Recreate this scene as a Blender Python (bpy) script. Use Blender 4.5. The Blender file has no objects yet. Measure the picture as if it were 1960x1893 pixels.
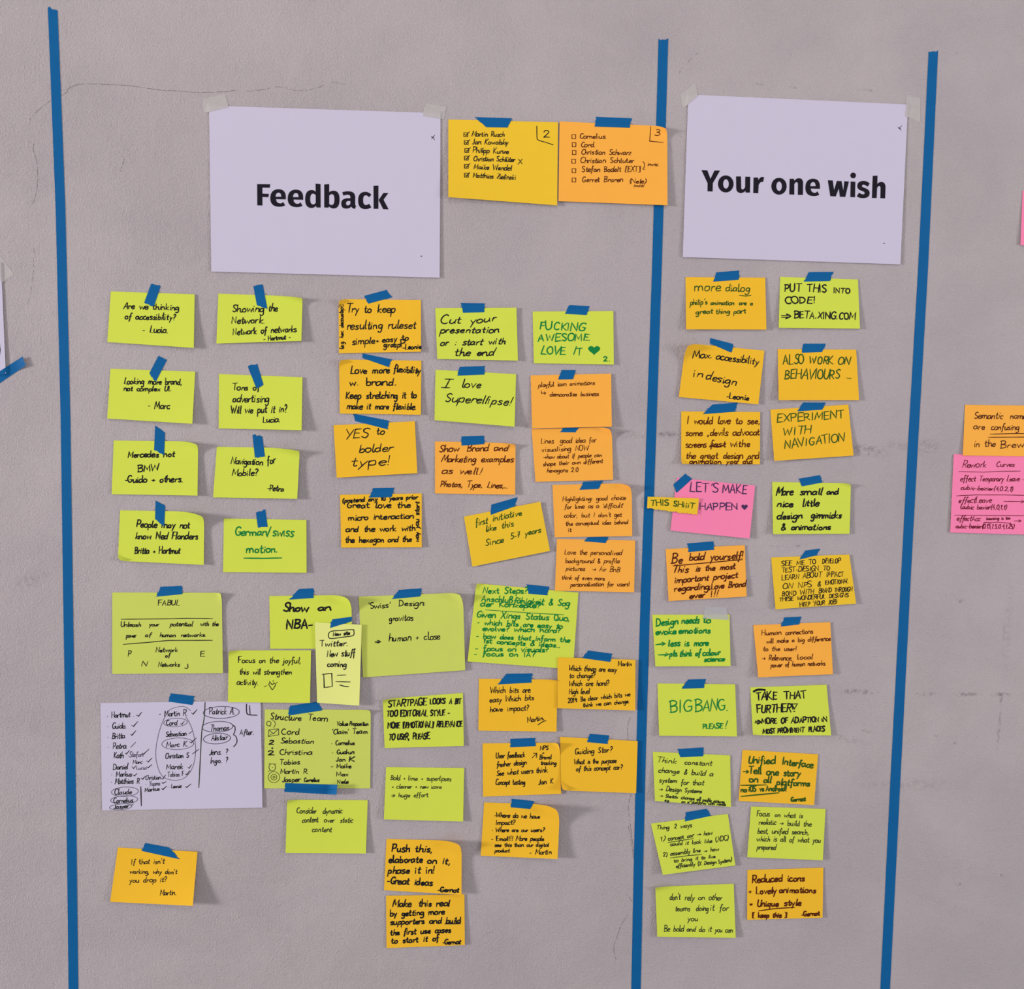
import bpy, math, random
from mathutils import Vector, Matrix

# ---------------------------------------------------------------- camera
W, H, FOC = 1960.0, 1893.0, 1750.0          # image size and focal length, in pixels
CX, CY = W / 2, H / 2
PXM = 1048.0                                # pixels per metre at the middle of the wall
scene = bpy.context.scene
COL = scene.collection

down = Vector((-390.0, 22654.0, FOC)).normalized()      # where the wall's verticals run to
hx = Vector((22000.0, 0.0, FOC))
hx.y = (390.0 * 22000.0 - FOC * FOC) / 22654.0
right = hx.normalized()
into = right.cross(down).normalized()
down = into.cross(right).normalized()
# world: X right, Y into the wall, Z up ; wall face is the plane y = 0
def cam2world(v):
    return Vector((v.dot(right), v.dot(into), -v.dot(down)))
ray0 = cam2world(Vector((0, 0, 1)))
DIST = FOC / PXM
CAM = Vector((0, 0, 1.5)) - ray0 * DIST
cd = bpy.data.cameras.new('camera')
cam = bpy.data.objects.new('camera', cd)
COL.objects.link(cam)
rx, ry, rz = cam2world(Vector((1, 0, 0))), cam2world(Vector((0, -1, 0))), cam2world(Vector((0, 0, -1)))
m = Matrix((rx, ry, rz)).transposed().to_4x4()
m.translation = CAM
cam.matrix_world = m
cd.sensor_fit = 'HORIZONTAL'
cd.sensor_width = 36.0
cd.lens = 36.0 * FOC / W
cd.clip_start = 0.05
scene.camera = cam

# ---------------------------------------------------------------- light and exposure
world = bpy.data.worlds.new('room_light')
scene.world = world
world.use_nodes = True
bg = world.node_tree.nodes['Background']
wn = world.node_tree
wtc = wn.nodes.new('ShaderNodeTexCoord'); wsep = wn.nodes.new('ShaderNodeSeparateXYZ'); wr = wn.nodes.new('ShaderNodeValToRGB')
wmap = wn.nodes.new('ShaderNodeMapRange'); wmap.inputs[1].default_value = -1.0
wn.links.new(wtc.outputs['Generated'], wsep.inputs[0]); wn.links.new(wsep.outputs[2], wmap.inputs[0]); wn.links.new(wmap.outputs[0], wr.inputs[0])
wr.color_ramp.elements[0].color = (0.90, 0.90, 1.04, 1)      # cool floor side
wr.color_ramp.elements[1].color = (1.0, 0.97, 0.97, 1)       # warmer ceiling side
wn.links.new(wr.outputs[0], bg.inputs[0])
bg.inputs[1].default_value = 0.40

def area(name, loc, target, power, sx, sy, color):
    ld = bpy.data.lights.new(name, 'AREA')
    ld.energy = power; ld.shape = 'RECTANGLE'; ld.size = sx; ld.size_y = sy; ld.color = color
    o = bpy.data.objects.new(name, ld); COL.objects.link(o)
    o.location = loc
    o.rotation_euler = (Vector(target) - Vector(loc)).to_track_quat('-Z', 'Y').to_euler()
area('window_light', (-8.0, -2.8, 2.0), (0, 0, 1.5), 610, 1.0, 1.2, (1.0, 0.98, 1.0))
area('far_window_light', (5.0, -2.2, 1.8), (0, 0, 1.4), 115, 1.2, 1.4, (0.92, 0.95, 1.0))
area('ceiling_light', (0.0, -2.4, 3.6), (0, 0, 1.6), 17, 1.6, 0.8, (1.0, 0.93, 0.87))

scene.view_settings.view_transform = 'Standard'
scene.view_settings.look = 'None'
scene.view_settings.exposure = 0.0
scene.view_settings.gamma = 1.0
scene.view_settings.use_curve_mapping = False

# ---------------------------------------------------------------- picture <-> wall helpers
def at(px, py, h=0.0):
    """the point h metres in front of the wall that is seen at a pixel"""
    d = cam2world(Vector((px - CX, py - CY, FOC)))
    t = (-h - CAM.y) / d.y
    return CAM + d * t
def lift_to(X, Z, h):
    """wall point seen at (X, Z) moved h metres off the wall along its line of sight"""
    P = Vector((X, 0, Z))
    return P + (CAM - P) * (h / -CAM.y)

# ---------------------------------------------------------------- materials
def new_mat(name):
    mt = bpy.data.materials.new(name); mt.use_nodes = True
    nt = mt.node_tree
    return mt, nt, nt.nodes['Principled BSDF']
def nod(nt, kind, **kw):
    n = nt.nodes.new(kind)
    for k, v in kw.items():
        if k in ('operation', 'blend_type', 'data_type', 'noise_dimensions', 'vector_type', 'feature', 'interpolation_type'):
            setattr(n, k, v)
        else:
            n.inputs[k].default_value = v
    return n
def math_(nt, op, a, b=None, c=None):
    n = nt.nodes.new('ShaderNodeMath'); n.operation = op
    for i, x in enumerate((a, b, c)):
        if x is None: continue
        if isinstance(x, (int, float)): n.inputs[i].default_value = x
        else: nt.links.new(x, n.inputs[i])
    return n.outputs[0]
def mixc(nt, fac, a, b):
    n = nt.nodes.new('ShaderNodeMix'); n.data_type = 'RGBA'
    for s, x in ((n.inputs[0], fac), (n.inputs[6], a), (n.inputs[7], b)):
        if isinstance(x, (int, float)): s.default_value = x
        elif isinstance(x, tuple): s.default_value = (*x, 1)
        else: nt.links.new(x, s)
    return n.outputs[2]
def paper_mat(name, c, dirt=0.05, rough=0.75):
    mt, nt, b = new_mat(name)
    tc = nod(nt, 'ShaderNodeTexCoord')
    n1 = nod(nt, 'ShaderNodeTexNoise', Scale=26.0, Detail=4.0, Roughness=0.6)
    n2 = nod(nt, 'ShaderNodeTexNoise', Scale=900.0, Detail=2.0)
    nt.links.new(tc.outputs['Object'], n1.inputs['Vector']); nt.links.new(tc.outputs['Object'], n2.inputs['Vector'])
    f = math_(nt, 'MULTIPLY', math_(nt, 'SUBTRACT', n1.outputs[0], 0.35), dirt * 4)
    cl = nt.nodes.new('ShaderNodeClamp'); nt.links.new(f, cl.inputs[0])
    col = mixc(nt, cl.outputs[0], c, tuple(x * 0.72 for x in c))
    nt.links.new(col, b.inputs['Base Color'])
    b.inputs['Roughness'].default_value = rough
    b.inputs['Specular IOR Level'].default_value = 0.15
    bp = nod(nt, 'ShaderNodeBump', Strength=0.12, Distance=0.0006)
    nt.links.new(n2.outputs[0], bp.inputs['Height']); nt.links.new(bp.outputs[0], b.inputs['Normal'])
    return mt
def ink_mat(name, c):
    mt, nt, b = new_mat(name)
    b.inputs['Base Color'].default_value = (*c, 1)
    b.inputs['Roughness'].default_value = 0.6
    b.inputs['Specular IOR Level'].default_value = 0.1
    return mt
PAPER = {
    'lime': paper_mat('lime_paper', (0.645, 0.725, 0.072)),
    'olive': paper_mat('dull_lime_paper', (0.60, 0.66, 0.115), 0.07),
    'amber': paper_mat('amber_paper', (0.90, 0.50, 0.025)),
    'yellow': paper_mat('yellow_paper', (0.86, 0.54, 0.028)),
    'orange': paper_mat('orange_paper', (0.97, 0.43, 0.058)),
    'pink': paper_mat('pink_paper', (0.96, 0.235, 0.42)),
    'cream': paper_mat('pale_yellow_paper', (0.80, 0.82, 0.24)),
    'white': paper_mat('white_paper', (0.59, 0.54, 0.66), 0.03),
}
INK = {
    'k': ink_mat('black_ink', (0.012, 0.012, 0.013)),
    'd': ink_mat('dark_grey_ink', (0.035, 0.045, 0.02)),
    's': ink_mat('pencil_grey_ink', (0.10, 0.09, 0.13)),
    'g': ink_mat('green_ink', (0.006, 0.215, 0.045)),
    'G': ink_mat('dark_green_ink', (0.035, 0.095, 0.012)),
    'b': ink_mat('brown_ink', (0.095, 0.018, 0.005)),
    'n': ink_mat('navy_ink', (0.07, 0.03, 0.10)),
    'r': ink_mat('dark_red_ink', (0.16, 0.006, 0.02)),
    'p': ink_mat('printer_black', (0.012, 0.009, 0.016)),
}
def tape_mat():
    mt, nt, b = new_mat('blue_painters_tape')
    tc = nod(nt, 'ShaderNodeTexCoord')
    n1 = nod(nt, 'ShaderNodeTexNoise', Scale=30.0, Detail=3.0)
    n2 = nod(nt, 'ShaderNodeTexNoise', Scale=420.0, Detail=3.0)
    for n in (n1, n2): nt.links.new(tc.outputs['Object'], n.inputs['Vector'])
    nt.links.new(mixc(nt, n1.outputs[0], (0.001, 0.100, 0.285), (0.003, 0.118, 0.31)), b.inputs['Base Color'])
    b.inputs['Roughness'].default_value = 0.6
    b.inputs['Specular IOR Level'].default_value = 0.12
    bp = nod(nt, 'ShaderNodeBump', Strength=0.35, Distance=0.0006)
    nt.links.new(n2.outputs[0], bp.inputs['Height']); nt.links.new(bp.outputs[0], b.inputs['Normal'])
    return mt
def clear_mat(name, c, alpha, rough):
    mt, nt, b = new_mat(name)
    tc = nod(nt, 'ShaderNodeTexCoord')
    n1 = nod(nt, 'ShaderNodeTexNoise', Scale=60.0, Detail=4.0)
    nt.links.new(tc.outputs['Object'], n1.inputs['Vector'])
    nt.links.new(math_(nt, 'MULTIPLY_ADD', n1.outputs[0], 0.3, alpha - 0.15), b.inputs['Alpha'])
    b.inputs['Base Color'].default_value = (*c, 1)
    b.inputs['Roughness'].default_value = rough
    bp = nod(nt, 'ShaderNodeBump', Strength=0.4, Distance=0.001)
    nt.links.new(n1.outputs[0], bp.inputs['Height']); nt.links.new(bp.outputs[0], b.inputs['Normal'])
    return mt
BLUE = tape_mat()
MASK = clear_mat('masking_tape', (0.66, 0.61, 0.585), 0.5, 0.6)
CLEAR = clear_mat('clear_tape', (0.66, 0.64, 0.64), 0.42, 0.25)

# ---------------------------------------------------------------- wall
STAINS = [  # px, py, half width, half height (pixels), tilt, strength, colour index
    (1276, 831, 26, 7, 0, .75), (1660, 862, 46, 12, 8, .6), (1735, 855, 60, 9, 4, .3), (1205, 832, 40, 8, 2, .45),
    (1775, 855, 30, 16, 0, .45), (1640, 1324, 46, 6, 2, .75), (1775, 1328, 28, 5, 2, .6), (1850, 1329, 34, 5, 1, .7),
    (1915, 1330, 22, 6, 0, .8), (1912, 1395, 4, 45, 2, .55), (1916, 1338, 4, 14, 0, .75), (1922, 1225, 5, 60, -2, .3),
    (1839, 1150, 7, 5, 0, .85), (1835, 1692, 8, 5, 10, .8), (1918, 1675, 6, 3, 0, .7), (1792, 1408, 6, 3, 0, .6),
    (1828, 1422, 5, 4, 0, .6), (1455, 161, 11, 3, 3, .6), (1518, 167, 9, 3, 10, .5), (1660, 173, 24, 3, 2, .5),
    (1830, 102, 4, 2, -30, .8), (1303, 261, 4, 3, 0, .6), (1480, 1046, 13, 3, 0, .6), (1530, 1045, 20, 3, -8, .5),
    (1930, 105, 2, 2, 0, .5), (136, 242, 2.5, 2, 0, .9), (56, 656, 3, 2, 0, .8), (1740, 1502, 120, 14, 1, .25),
    (1300, 1340, 60, 4, 2, .25), (60, 1110, 40, 16, -20, .3), (1930, 1195, 10, 120, 0, .18), (240, 290, 26, 34, 20, .15),
    (1660, 1400, 16, 5, 12, .5), (1620, 1415, 60, 9, 12, .25),
]
def wall_mat():
    mt, nt, b = new_mat('rough_plaster')
    tc = nod(nt, 'ShaderNodeTexCoord'); OC = tc.outputs['Object']
    def noise(scale, detail, rough=0.55, dist=0.0):
        n = nod(nt, 'ShaderNodeTexNoise', Scale=scale, Detail=detail, Roughness=rough, Distortion=dist)
        nt.links.new(OC, n.inputs['Vector']); return n.outputs[0]
    def ramp(x, lo, hi):
        n = nt.nodes.new('ShaderNodeMapRange'); n.interpolation_type = 'SMOOTHSTEP'
        nt.links.new(x, n.inputs[0]); n.inputs[1].default_value = lo; n.inputs[2].default_value = hi
        return n.outputs[0]
    big = noise(2.6, 4, 0.6, 0.6); mid = noise(14, 5, 0.65, 0.4); fine = noise(420, 3, 0.6)
    c = mixc(nt, ramp(big, .3, .7), (0.505, 0.438, 0.445), (0.545, 0.475, 0.472))
    c = mixc(nt, math_(nt, 'MULTIPLY', ramp(mid, .45, .75), .3), c, (0.47, 0.413, 0.425))
    c = mixc(nt, math_(nt, 'MULTIPLY', ramp(fine, .35, .75), .36), c, (0.36, 0.325, 0.33))
    c = mixc(nt, math_(nt, 'MULTIPLY', ramp(noise(310, 3, .6), .60, .74), .5), c, (0.72, 0.65, 0.66))   # small glints on the plaster, painted in as pale specks
    # scuffs and dirt with shapes of their own
    blot = ramp(noise(110, 4, .7), .42, .62)
    tot = None
    for (px, py, hw, hh, tilt, st) in STAINS:
        P = at(px, py)
        mp = nod(nt, 'ShaderNodeMapping'); mp.vector_type = 'TEXTURE'
        mp.inputs['Location'].default_value = P
        mp.inputs['Rotation'].default_value = (0, math.radians(tilt), 0)
        mp.inputs['Scale'].default_value = (hw / PXM, 1, hh / PXM)
        nt.links.new(OC, mp.inputs[0])
        vm = nt.nodes.new('ShaderNodeVectorMath'); vm.operation = 'MULTIPLY'; vm.inputs[1].default_value = (1, 0, 1)
        nt.links.new(mp.outputs[0], vm.inputs[0])
        ln = nt.nodes.new('ShaderNodeVectorMath'); ln.operation = 'LENGTH'; nt.links.new(vm.outputs[0], ln.inputs[0])
        f = math_(nt, 'MULTIPLY', ramp(ln.outputs['Value'], 1.25, .25), st)
        tot = f if tot is None else math_(nt, 'MAXIMUM', tot, f)
    c = mixc(nt, math_(nt, 'MULTIPLY', math_(nt, 'MULTIPLY', tot, blot), .8), c, (0.13, 0.11, 0.12))
    nt.links.new(c, b.inputs['Base Color'])
    b.inputs['Roughness'].default_value = 0.85
    b.inputs['Specular IOR Level'].default_value = 0.2
    # plaster relief: grains, trowel bumps, rougher and smoother patches
    grain = noise(300, 4, 0.68); lump = noise(60, 3, .5, .3); swell = noise(9, 3, .5)
    patch = ramp(noise(3.4, 4, .6, .6), .34, .66)
    hgt = math_(nt, 'MULTIPLY', grain, math_(nt, 'MULTIPLY_ADD', patch, .55, .95))
    hgt = math_(nt, 'ADD', hgt, math_(nt, 'MULTIPLY', lump, math_(nt, 'MULTIPLY_ADD', patch, .5, .3)))
    hgt = math_(nt, 'ADD', hgt, math_(nt, 'MULTIPLY', swell, 1.0))
    bp = nod(nt, 'ShaderNodeBump', Strength=0.75, Distance=0.0046)
    nt.links.new(hgt, bp.inputs['Height']); nt.links.new(bp.outputs[0], b.inputs['Normal'])
    return mt
def link_mesh(name, verts, faces, mat, parent=None, loc=(0, 0, 0), smooth=True):
    me = bpy.data.meshes.new(name)
    L = Vector(loc)
    me.from_pydata([tuple(Vector(v) - L) for v in verts], [], faces)
    me.materials.append(mat)
    if smooth:
        me.polygons.foreach_set('use_smooth', [True] * len(me.polygons))
    me.update()
    o = bpy.data.objects.new(name, me); COL.objects.link(o)
    if parent: o.parent = parent
    else: o.location = L
    return o
def tag(o, label=None, cat=None, group=None, kind=None):
    if label: o['label'] = label
    if cat: o['category'] = cat
    if group: o['group'] = group
    if kind: o['kind'] = kind
    return o
x0, x1, z0, z1, th = -3.0, 3.0, 0.0, 3.2, 0.15
wv = [(x0, 0, z0), (x1, 0, z0), (x1, 0, z1), (x0, 0, z1), (x0, th, z0), (x1, th, z0), (x1, th, z1), (x0, th, z1)]
wf = [(0, 1, 2, 3), (5, 4, 7, 6), (1, 5, 6, 2), (4, 0, 3, 7), (3, 2, 6, 7), (4, 5, 1, 0)]
wall = link_mesh('wall_back', wv, wf, wall_mat(), smooth=False)
tag(wall, 'rough grey plaster wall with hairline cracks and scuffs', 'wall', kind='structure')

# ---------------------------------------------------------------- stroke lettering
# glyph: advance width and strokes; baseline 0, x-height 10, capitals 19; '/' = straight, else a smooth curve
GL = {
'a':(9.2,"8,8.5 5,10 1.5,8 .5,4 2,.7 5,1 7.5,4 8.2,9.5|/8.2,9.5 8,3 9.2,.3"),
'b':(8.6,"/1.2,19 .8,0|.8,5 3,9 6,9.5 8,6.5 7.5,2 4.5,0 .8,1.5"),
'c':(7.6,"7.5,8.5 5,10 1.8,8.5 .5,5 1.5,1.2 4.5,0 7.5,1.5"),
'd':(9.2,"7.8,8 5,10 1.5,8.5 .5,4.5 2,.5 5,.8 7.6,4|/8.6,19 7.8,5 8.6,0"),
'e':(8,"1,5 7,6 7,8.8 4.5,10 1.5,8 .6,4 2.5,.5 5.5,.3 8,2"),
'f':(6.6,"7.5,17.5 5.5,19 3.8,16.5 3.2,8 2.6,-3 1.5,-6|/.5,9.5 6.6,10.3"),
'g':(9,"8,8.5 5,10 1.5,8.2 .6,5 2.2,1.5 5,1.8 7.5,5 8,9.5|8,9.5 7.8,-3 6,-8 2.5,-8.5 .8,-6"),
'h':(8.8,"/1.3,19 .9,0|.9,5 3.5,9 6.5,9.5 7.5,7 7.5,2 8.6,0"),
'i':(3,"/1.3,10 1.2,0|/1.3,13.8 1.8,14.9"),
'j':(4,"3,10 3,-4 1.8,-8 -.8,-7.5|/3.1,13.8 3.5,14.9"),
'k':(8.2,"/1.3,19 1,0|/7.3,10 1.2,4.5 8,0"),
'l':(3.4,"1.6,19 1.2,3 2.8,.2"),
'm':(13.8,"/1,10 .9,0|.9,6 3.5,9.8 6,9 6.5,6 6.5,0|6.5,6 9,9.8 12,9 12.6,6 13.4,0"),
'n':(8.8,"/1,10 .9,0|.9,6 4,9.8 7,9 7.6,6 8.3,0"),
'o':(8.6,"4.8,10 1.5,8.5 .5,5 1.5,1.2 4.5,0 7.5,1.8 8.3,5.5 7,9 4.3,9.7"),
'p':(8.4,"/1.2,10 .4,-9|1,7 4,10 7,9.3 8,6 7,1.5 4,.3 .9,2"),
'q':(9,"8,8.5 5,10 1.5,8 .5,4.5 2,.8 5,1 7.5,4.5|/8,10 7.6,-9"),
'r':(6,"/1,10 .9,0|.9,5.5 3,9 6.2,9.6"),
's':(7,"6.8,8.8 4,10 1.2,8.3 2.5,6 5.8,4 6.3,1.5 3.5,0 .5,1.2"),
't':(6,"3.2,16 2.7,3 4,.3 6,1.2|/0,10.3 6.2,11"),
'u':(9.2,"1,10 .9,3 2.8,.3 5.5,1 7.6,4.5|/7.9,10 7.8,2 9,0"),
'v':(7.6,"/.5,10 3.6,0 7.5,10"),
'w':(12,"/.5,10 3,.3 6,8 9,.3 12,10"),
'x':(7.6,"/.5,10 7.5,0|/7.5,10 .3,0"),
'y':(8,"/1,10 4.3,1|/8,10 4.5,1 1.8,-8.5"),
'z':(7.6,"/.8,9.8 7,9.8 .8,.3 7.5,.3"),
'ü':(9.2,"1,10 .9,3 2.8,.3 5.5,1 7.6,4.5|/7.9,10 7.8,2 9,0|/2.5,13.5 2.8,15|/6,13.5 6.3,15"),
'ä':(9.2,"8,8.5 5,10 1.5,8 .5,4 2,.7 5,1 7.5,4 8.2,9.5|/8.2,9.5 8,3 9.2,.3|/3,13.5 3.3,15|/6,13.5 6.3,15"),
'ß':(9,"1,-6 1.4,14 4,19 7.5,17 6,12 4,10.5 8,7.5 8,3 5,0"),
'A':(10.4,"/0,0 5.4,19 10,0|/1.8,6.5 8.8,6.8"),
'B':(10,"/1.2,19 1,0|0,18.5 4,19.3 8.3,17.5 8,13 1.2,10|1.2,10 7.5,9.5 9.6,5.5 7.5,1 0,0"),
'C':(9.8,"9.8,16.5 7,19 3,17 .6,10 2.5,2.5 6.3,0 9.8,2.2"),
'D':(10.6,"/1.3,19 1,0|0,18.8 7,17.5 10.2,10 7.5,2 0,0"),
'E':(9,"/8.8,19 1,18.7 1,0 9.2,.3|/1,10 7.5,10.2"),
'F':(8.6,"/9,19 1,18.7 1,0|/1,10 7.5,10.2"),
'G':(10.8,"9.8,16.5 7,19 2.8,17 .6,9.5 3,1.5 7,.3 9.8,3 10,8|/6,8.3 11,8.3"),
'H':(10.8,"/1,19 .8,0|/10,19 10,0|/.8,9.8 10,10"),
'I':(3.4,"/1.5,19 1.4,0"),
'Ī':(7.6,"/.5,19 7.3,19|/4,19 3.6,0|/.2,0 7,.2"),
'J':(7.2,"6.2,19 6,4 4,0 .5,2"),
'K':(9.6,"/1.2,19 1,0|/9,19 1.3,8.5 9.6,0"),
'L':(8.4,"/1.4,19 1,.3 8.5,0"),
'M':(13.4,"/.5,0 2,19 6.8,5 11.8,19 13,0"),
'N':(10.8,"/.8,0 1.2,19 9.6,.5 10.2,19"),
'O':(11,"6,19 2,16.5 .5,9.5 2.5,2 6,0 9.6,3 10.6,9.5 9,16.5 5.6,18.8"),
'P':(9.2,"/1.2,19 1,0|0,18.5 7,18.3 9,14.5 7,9.8 1.1,8.5"),
'Q':(11,"6,19 2,16.5 .5,9.5 2.5,2 6,0 9.6,3 10.6,9.5 9,16.5 5.6,18.8|/6.5,5 11,-1"),
'R':(10,"/1.2,19 1,0|0,18.5 7,18.3 8.8,14.5 7,10 1.1,9|/3.8,9.2 9.8,0"),
'S':(9,"8.6,16.8 5.5,19 1.5,16.5 2.5,12 7.2,8 8.4,4 5.2,0 .6,2.3"),
'T':(10,"/0,18.8 10.4,19.2|/5.4,19 5,0"),
'U':(10.2,"1,19 .9,5 3.6,.2 7.6,1.5 9.3,6 9.6,19"),
'V':(9.8,"/0,19 4.8,0 9.8,19"),
'W':(15,"/0,19 3.6,.3 7.4,14 11,.3 15,19"),
'X':(10,"/.5,19 9.5,0|/9.5,19 0,0"),
'Y':(9.6,"/.5,19 5,9.5|/9.6,19 3.5,-2"),
'Z':(9.4,"/.6,18.8 8.8,18.8 .5,.3 9.2,.3"),
'0':(8.6,"4.5,18 1.2,14 1,5 4.2,0 7.5,4 7.8,13 4.6,18"),
'1':(5,"/.8,14 3.5,18 3.3,0"),
'2':(9,"1,14.5 3,18 7,17 7.2,12 .6,.6|/.6,.6 3.5,1.4 8.8,.3"),
'3':(8.2,"1,16.5 4.5,18 7,15.5 6,11 3,9.6 7,8 7.8,4 4.5,0 .6,2"),
'4':(8.4,"/5.5,18 .6,6 8,6.3|/6,11 5.8,0"),
'5':(8,"/7.5,18 2,18 1.3,10.5|1.3,10.5 5,11 7.5,7.5 6,1.5 .6,1"),
'7':(8,"/.6,17.6 7.6,18 3.2,0|/1.8,9 7,9.5"),
'9':(8,"7.3,14 4,18 1,14.5 3,10 7,13 7.4,14 6.6,0"),
'.':(3.6,"/.8,.2 1.5,.9"), ',':(3.2,"/1.8,1.5 .5,-3.2"), '·':(4,"/1,6 1.6,6.8"), '…':(10,"/.8,.2 1.4,.9|/4.4,.2 5,.9|/8,.2 8.6,.9"),
'!':(4,"/2.6,19 1.8,5.5|/1.5,.2 1.9,1"), '?':(7.4,"1,16 3.8,19 6.8,16 5.8,11.5 3.2,8.5 3.2,5.5|/3.1,.3 3.5,1.2"),
'-':(6,"/.6,6 5.5,6.4"), '+':(7.6,"/.6,6 7,6|/3.9,9.3 3.7,2.6"), '=':(7.6,"/.6,8 7,8.2|/.5,4.4 6.9,4.6"),
'&':(9.4,"9,1 3,14 3.8,18.5 6.2,17 5.5,12.5 1.2,6.5 1.6,1.2 5,.4 8.8,7"),
':':(3,"/1,8.6 1.6,9.4|/.8,1.6 1.4,2.4"), '/':(5,"/5,21 .5,-3"), "'":(3,"/1.8,19.5 1.2,15"), '„':(5,"/1.6,1 .8,-3|/4,1 3.2,-3"),
'(':(4.4,"4,20 1.4,14 1.2,5 3.6,-3"), ')':(4.4,".8,20 3.4,14 3.2,5 .6,-3"),
'[':(7,"/6.2,20 1.4,20 1.2,-2 6.2,-2"), ']':(7,"/.6,20 5.6,20 5.4,-2 .4,-2"),
'→':(12,"/0,5.5 11,5.8|/7.5,9.5 11.3,5.8 7.2,2.2"), '⇒':(11,"/0,7.6 8,8|/0,4.2 8,4.4|5,11 10.6,6 4.6,1.2"),
'↳':(11,"/1,12 1,5 10,5|/7,8.5 10.4,5 7,1.5"), '~':(7,".5,5 2.5,7 4.5,5 6.8,7"), ' ':(9.5,""),
}
def parse(s):
    out = []
    for st in s.split('|'):
        st = st.strip()
        if not st: continue
        line = st.startswith('/')
        out.append((line, [tuple(float(q) for q in p.split(',')) for p in st.lstrip('/').split()]))
    return out
GL = {k: (w, parse(s)) for k, (w, s) in GL.items()}
def smooth_path(pts, n=5):
    if len(pts) < 3: return pts
    closed = abs(pts[0][0] - pts[-1][0]) + abs(pts[0][1] - pts[-1][1]) < 1e-6
    P = ([pts[-2]] if closed else [pts[0]]) + list(pts) + ([pts[1]] if closed else [pts[-1]])
    out = []
    for i in range(1, len(P) - 2):
        a, b, c, d = P[i - 1], P[i], P[i + 1], P[i + 2]
        for k in range(n):
            t = k / n
            out.append(tuple(.5 * (2 * b[j] + (c[j] - a[j]) * t + (2 * a[j] - 5 * b[j] + 4 * c[j] - d[j]) * t * t
                                   + (3 * b[j] - a[j] - 3 * c[j] + d[j]) * t ** 3) for j in (0, 1)))
    out.append(tuple(pts[-1]))
    return out
def split_long(pts, maxlen=14.0):
    out = [pts[0]]
    for a, b in zip(pts, pts[1:]):
        n = max(1, int(math.hypot(b[0] - a[0], b[1] - a[1]) / maxlen) + 1)
        for k in range(1, n + 1):
            out.append((a[0] + (b[0] - a[0]) * k / n, a[1] + (b[1] - a[1]) * k / n))
    return out
def text_strokes(text, xa, ya, xb, yb, xh, rnd, slant=0.12, jit=1.0, cap=1.0, join=.55):
    """lettering along the line (xa,ya)-(xb,yb), in picture pixels"""
    if any(c.islower() for c in text): xh *= .86; cap *= 1.18       # small letters low, stems tall
    adv, glyphs = 0.0, []
    for ch in text:
        w, st = GL.get(ch, GL['-'])
        sp = 1.6 * (1 + rnd.uniform(-.5, .5) * jit)
        glyphs.append((adv, w, st)); adv += w + sp
    adv -= 1.6
    L = math.hypot(xb - xa, yb - ya)
    dx, dy = (xb - xa) / L, (yb - ya) / L
    sx, sy = L / adv, xh / 10.0
    out = []
    last = None                                     # where the pen left the letter before
    for gi, (a, w, st) in enumerate(glyphs):
        ch = text[gi]
        oy = rnd.uniform(-.7, .7) * jit; gs = 1 + rnd.uniform(-.1, .1) * jit; rot = rnd.uniform(-.09, .09) * jit
        for (line, pts) in st:
            q = []
            for (x, y) in pts:
                if y > 10: y = 10 + (y - 10) * cap
                x += rnd.uniform(-.4, .4) * jit; y += rnd.uniform(-.45, .45) * jit
                x, y = (x - w / 2) * gs, y * gs
                x, y = x - y * rot, y + x * rot
                X = (a + w / 2 + x) * sx + slant * y * sy; Y = (y + oy) * sy
                q.append((xa + dx * X + dy * Y, ya + dy * X - dx * Y))
            q = split_long(q) if line else smooth_path(q)
            if last and st[0][1] is pts and ch in 'abcdegijklmnopqrtuvwyz' and rnd.random() < join:
                ent = q[0] if ch not in 'acdgoq' else min(q, key=lambda p: p[0] * dx + p[1] * dy)
                mx, my = (last[0] + ent[0]) / 2 + dy * -.1 * xh, (last[1] + ent[1]) / 2 + dx * .1 * xh
                if math.dist(last, ent) < 1.1 * xh: out.append(smooth_path([last, (mx, my), ent], 3))
            out.append(q)
        last = None
        if ch in 'acdehiklmnrtu' and jit > 0:
            body = [q for q in out[-len(st):]]
            c = body[0] if ch in 'it' else body[-1]
            last = c[-1]
    return out
def ribbon(pts, wid, rnd, verts, faces, taper=True):
    """flat pen stroke around a path, in picture pixels"""
    n = len(pts)
    if n < 2: return
    hw = wid / 2
    p = [list(q) for q in pts]
    for (i, j) in ((0, 1), (n - 1, n - 2)):
        ex, ey = p[i][0] - p[j][0], p[i][1] - p[j][1]; l = math.hypot(ex, ey) or 1
        p[i] = [p[i][0] + ex / l * hw * .5, p[i][1] + ey / l * hw * .5]
    base = len(verts)
    for i in range(n):
        a, b = p[max(i - 1, 0)], p[min(i + 1, n - 1)]
        tx, ty = b[0] - a[0], b[1] - a[1]; l = math.hypot(tx, ty) or 1
        nx, ny = -ty / l, tx / l
        k = 1.0
        if 0 < i < n - 1:
            e1 = (p[i][0] - p[i - 1][0], p[i][1] - p[i - 1][1]); l1 = math.hypot(*e1) or 1
            c = abs((-e1[1] * nx + e1[0] * ny) / l1); k = min(1 / max(c, .55), 1.5)
        ww = hw * k * (1 + rnd.uniform(-.1, .1)) * (.72 if taper and i in (0, n - 1) else 1)
        verts.append((p[i][0] + nx * ww, p[i][1] + ny * ww)); verts.append((p[i][0] - nx * ww, p[i][1] - ny * ww))
    for i in range(n - 1):
        q = base + 2 * i
        faces.append((q, q + 1, q + 3, q + 2))
def ell(cx, cy, rx_, ry_, n=14, tilt=0.0, a0=0.0, a1=6.5):
    c, s = math.cos(tilt), math.sin(tilt); out = []
    for i in range(n + 1):
        t = a0 + (a1 - a0) * i / n
        x, y = rx_ * math.cos(t), ry_ * math.sin(t)
        out.append((cx + x * c - y * s, cy + x * s + y * c))
    return out

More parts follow.
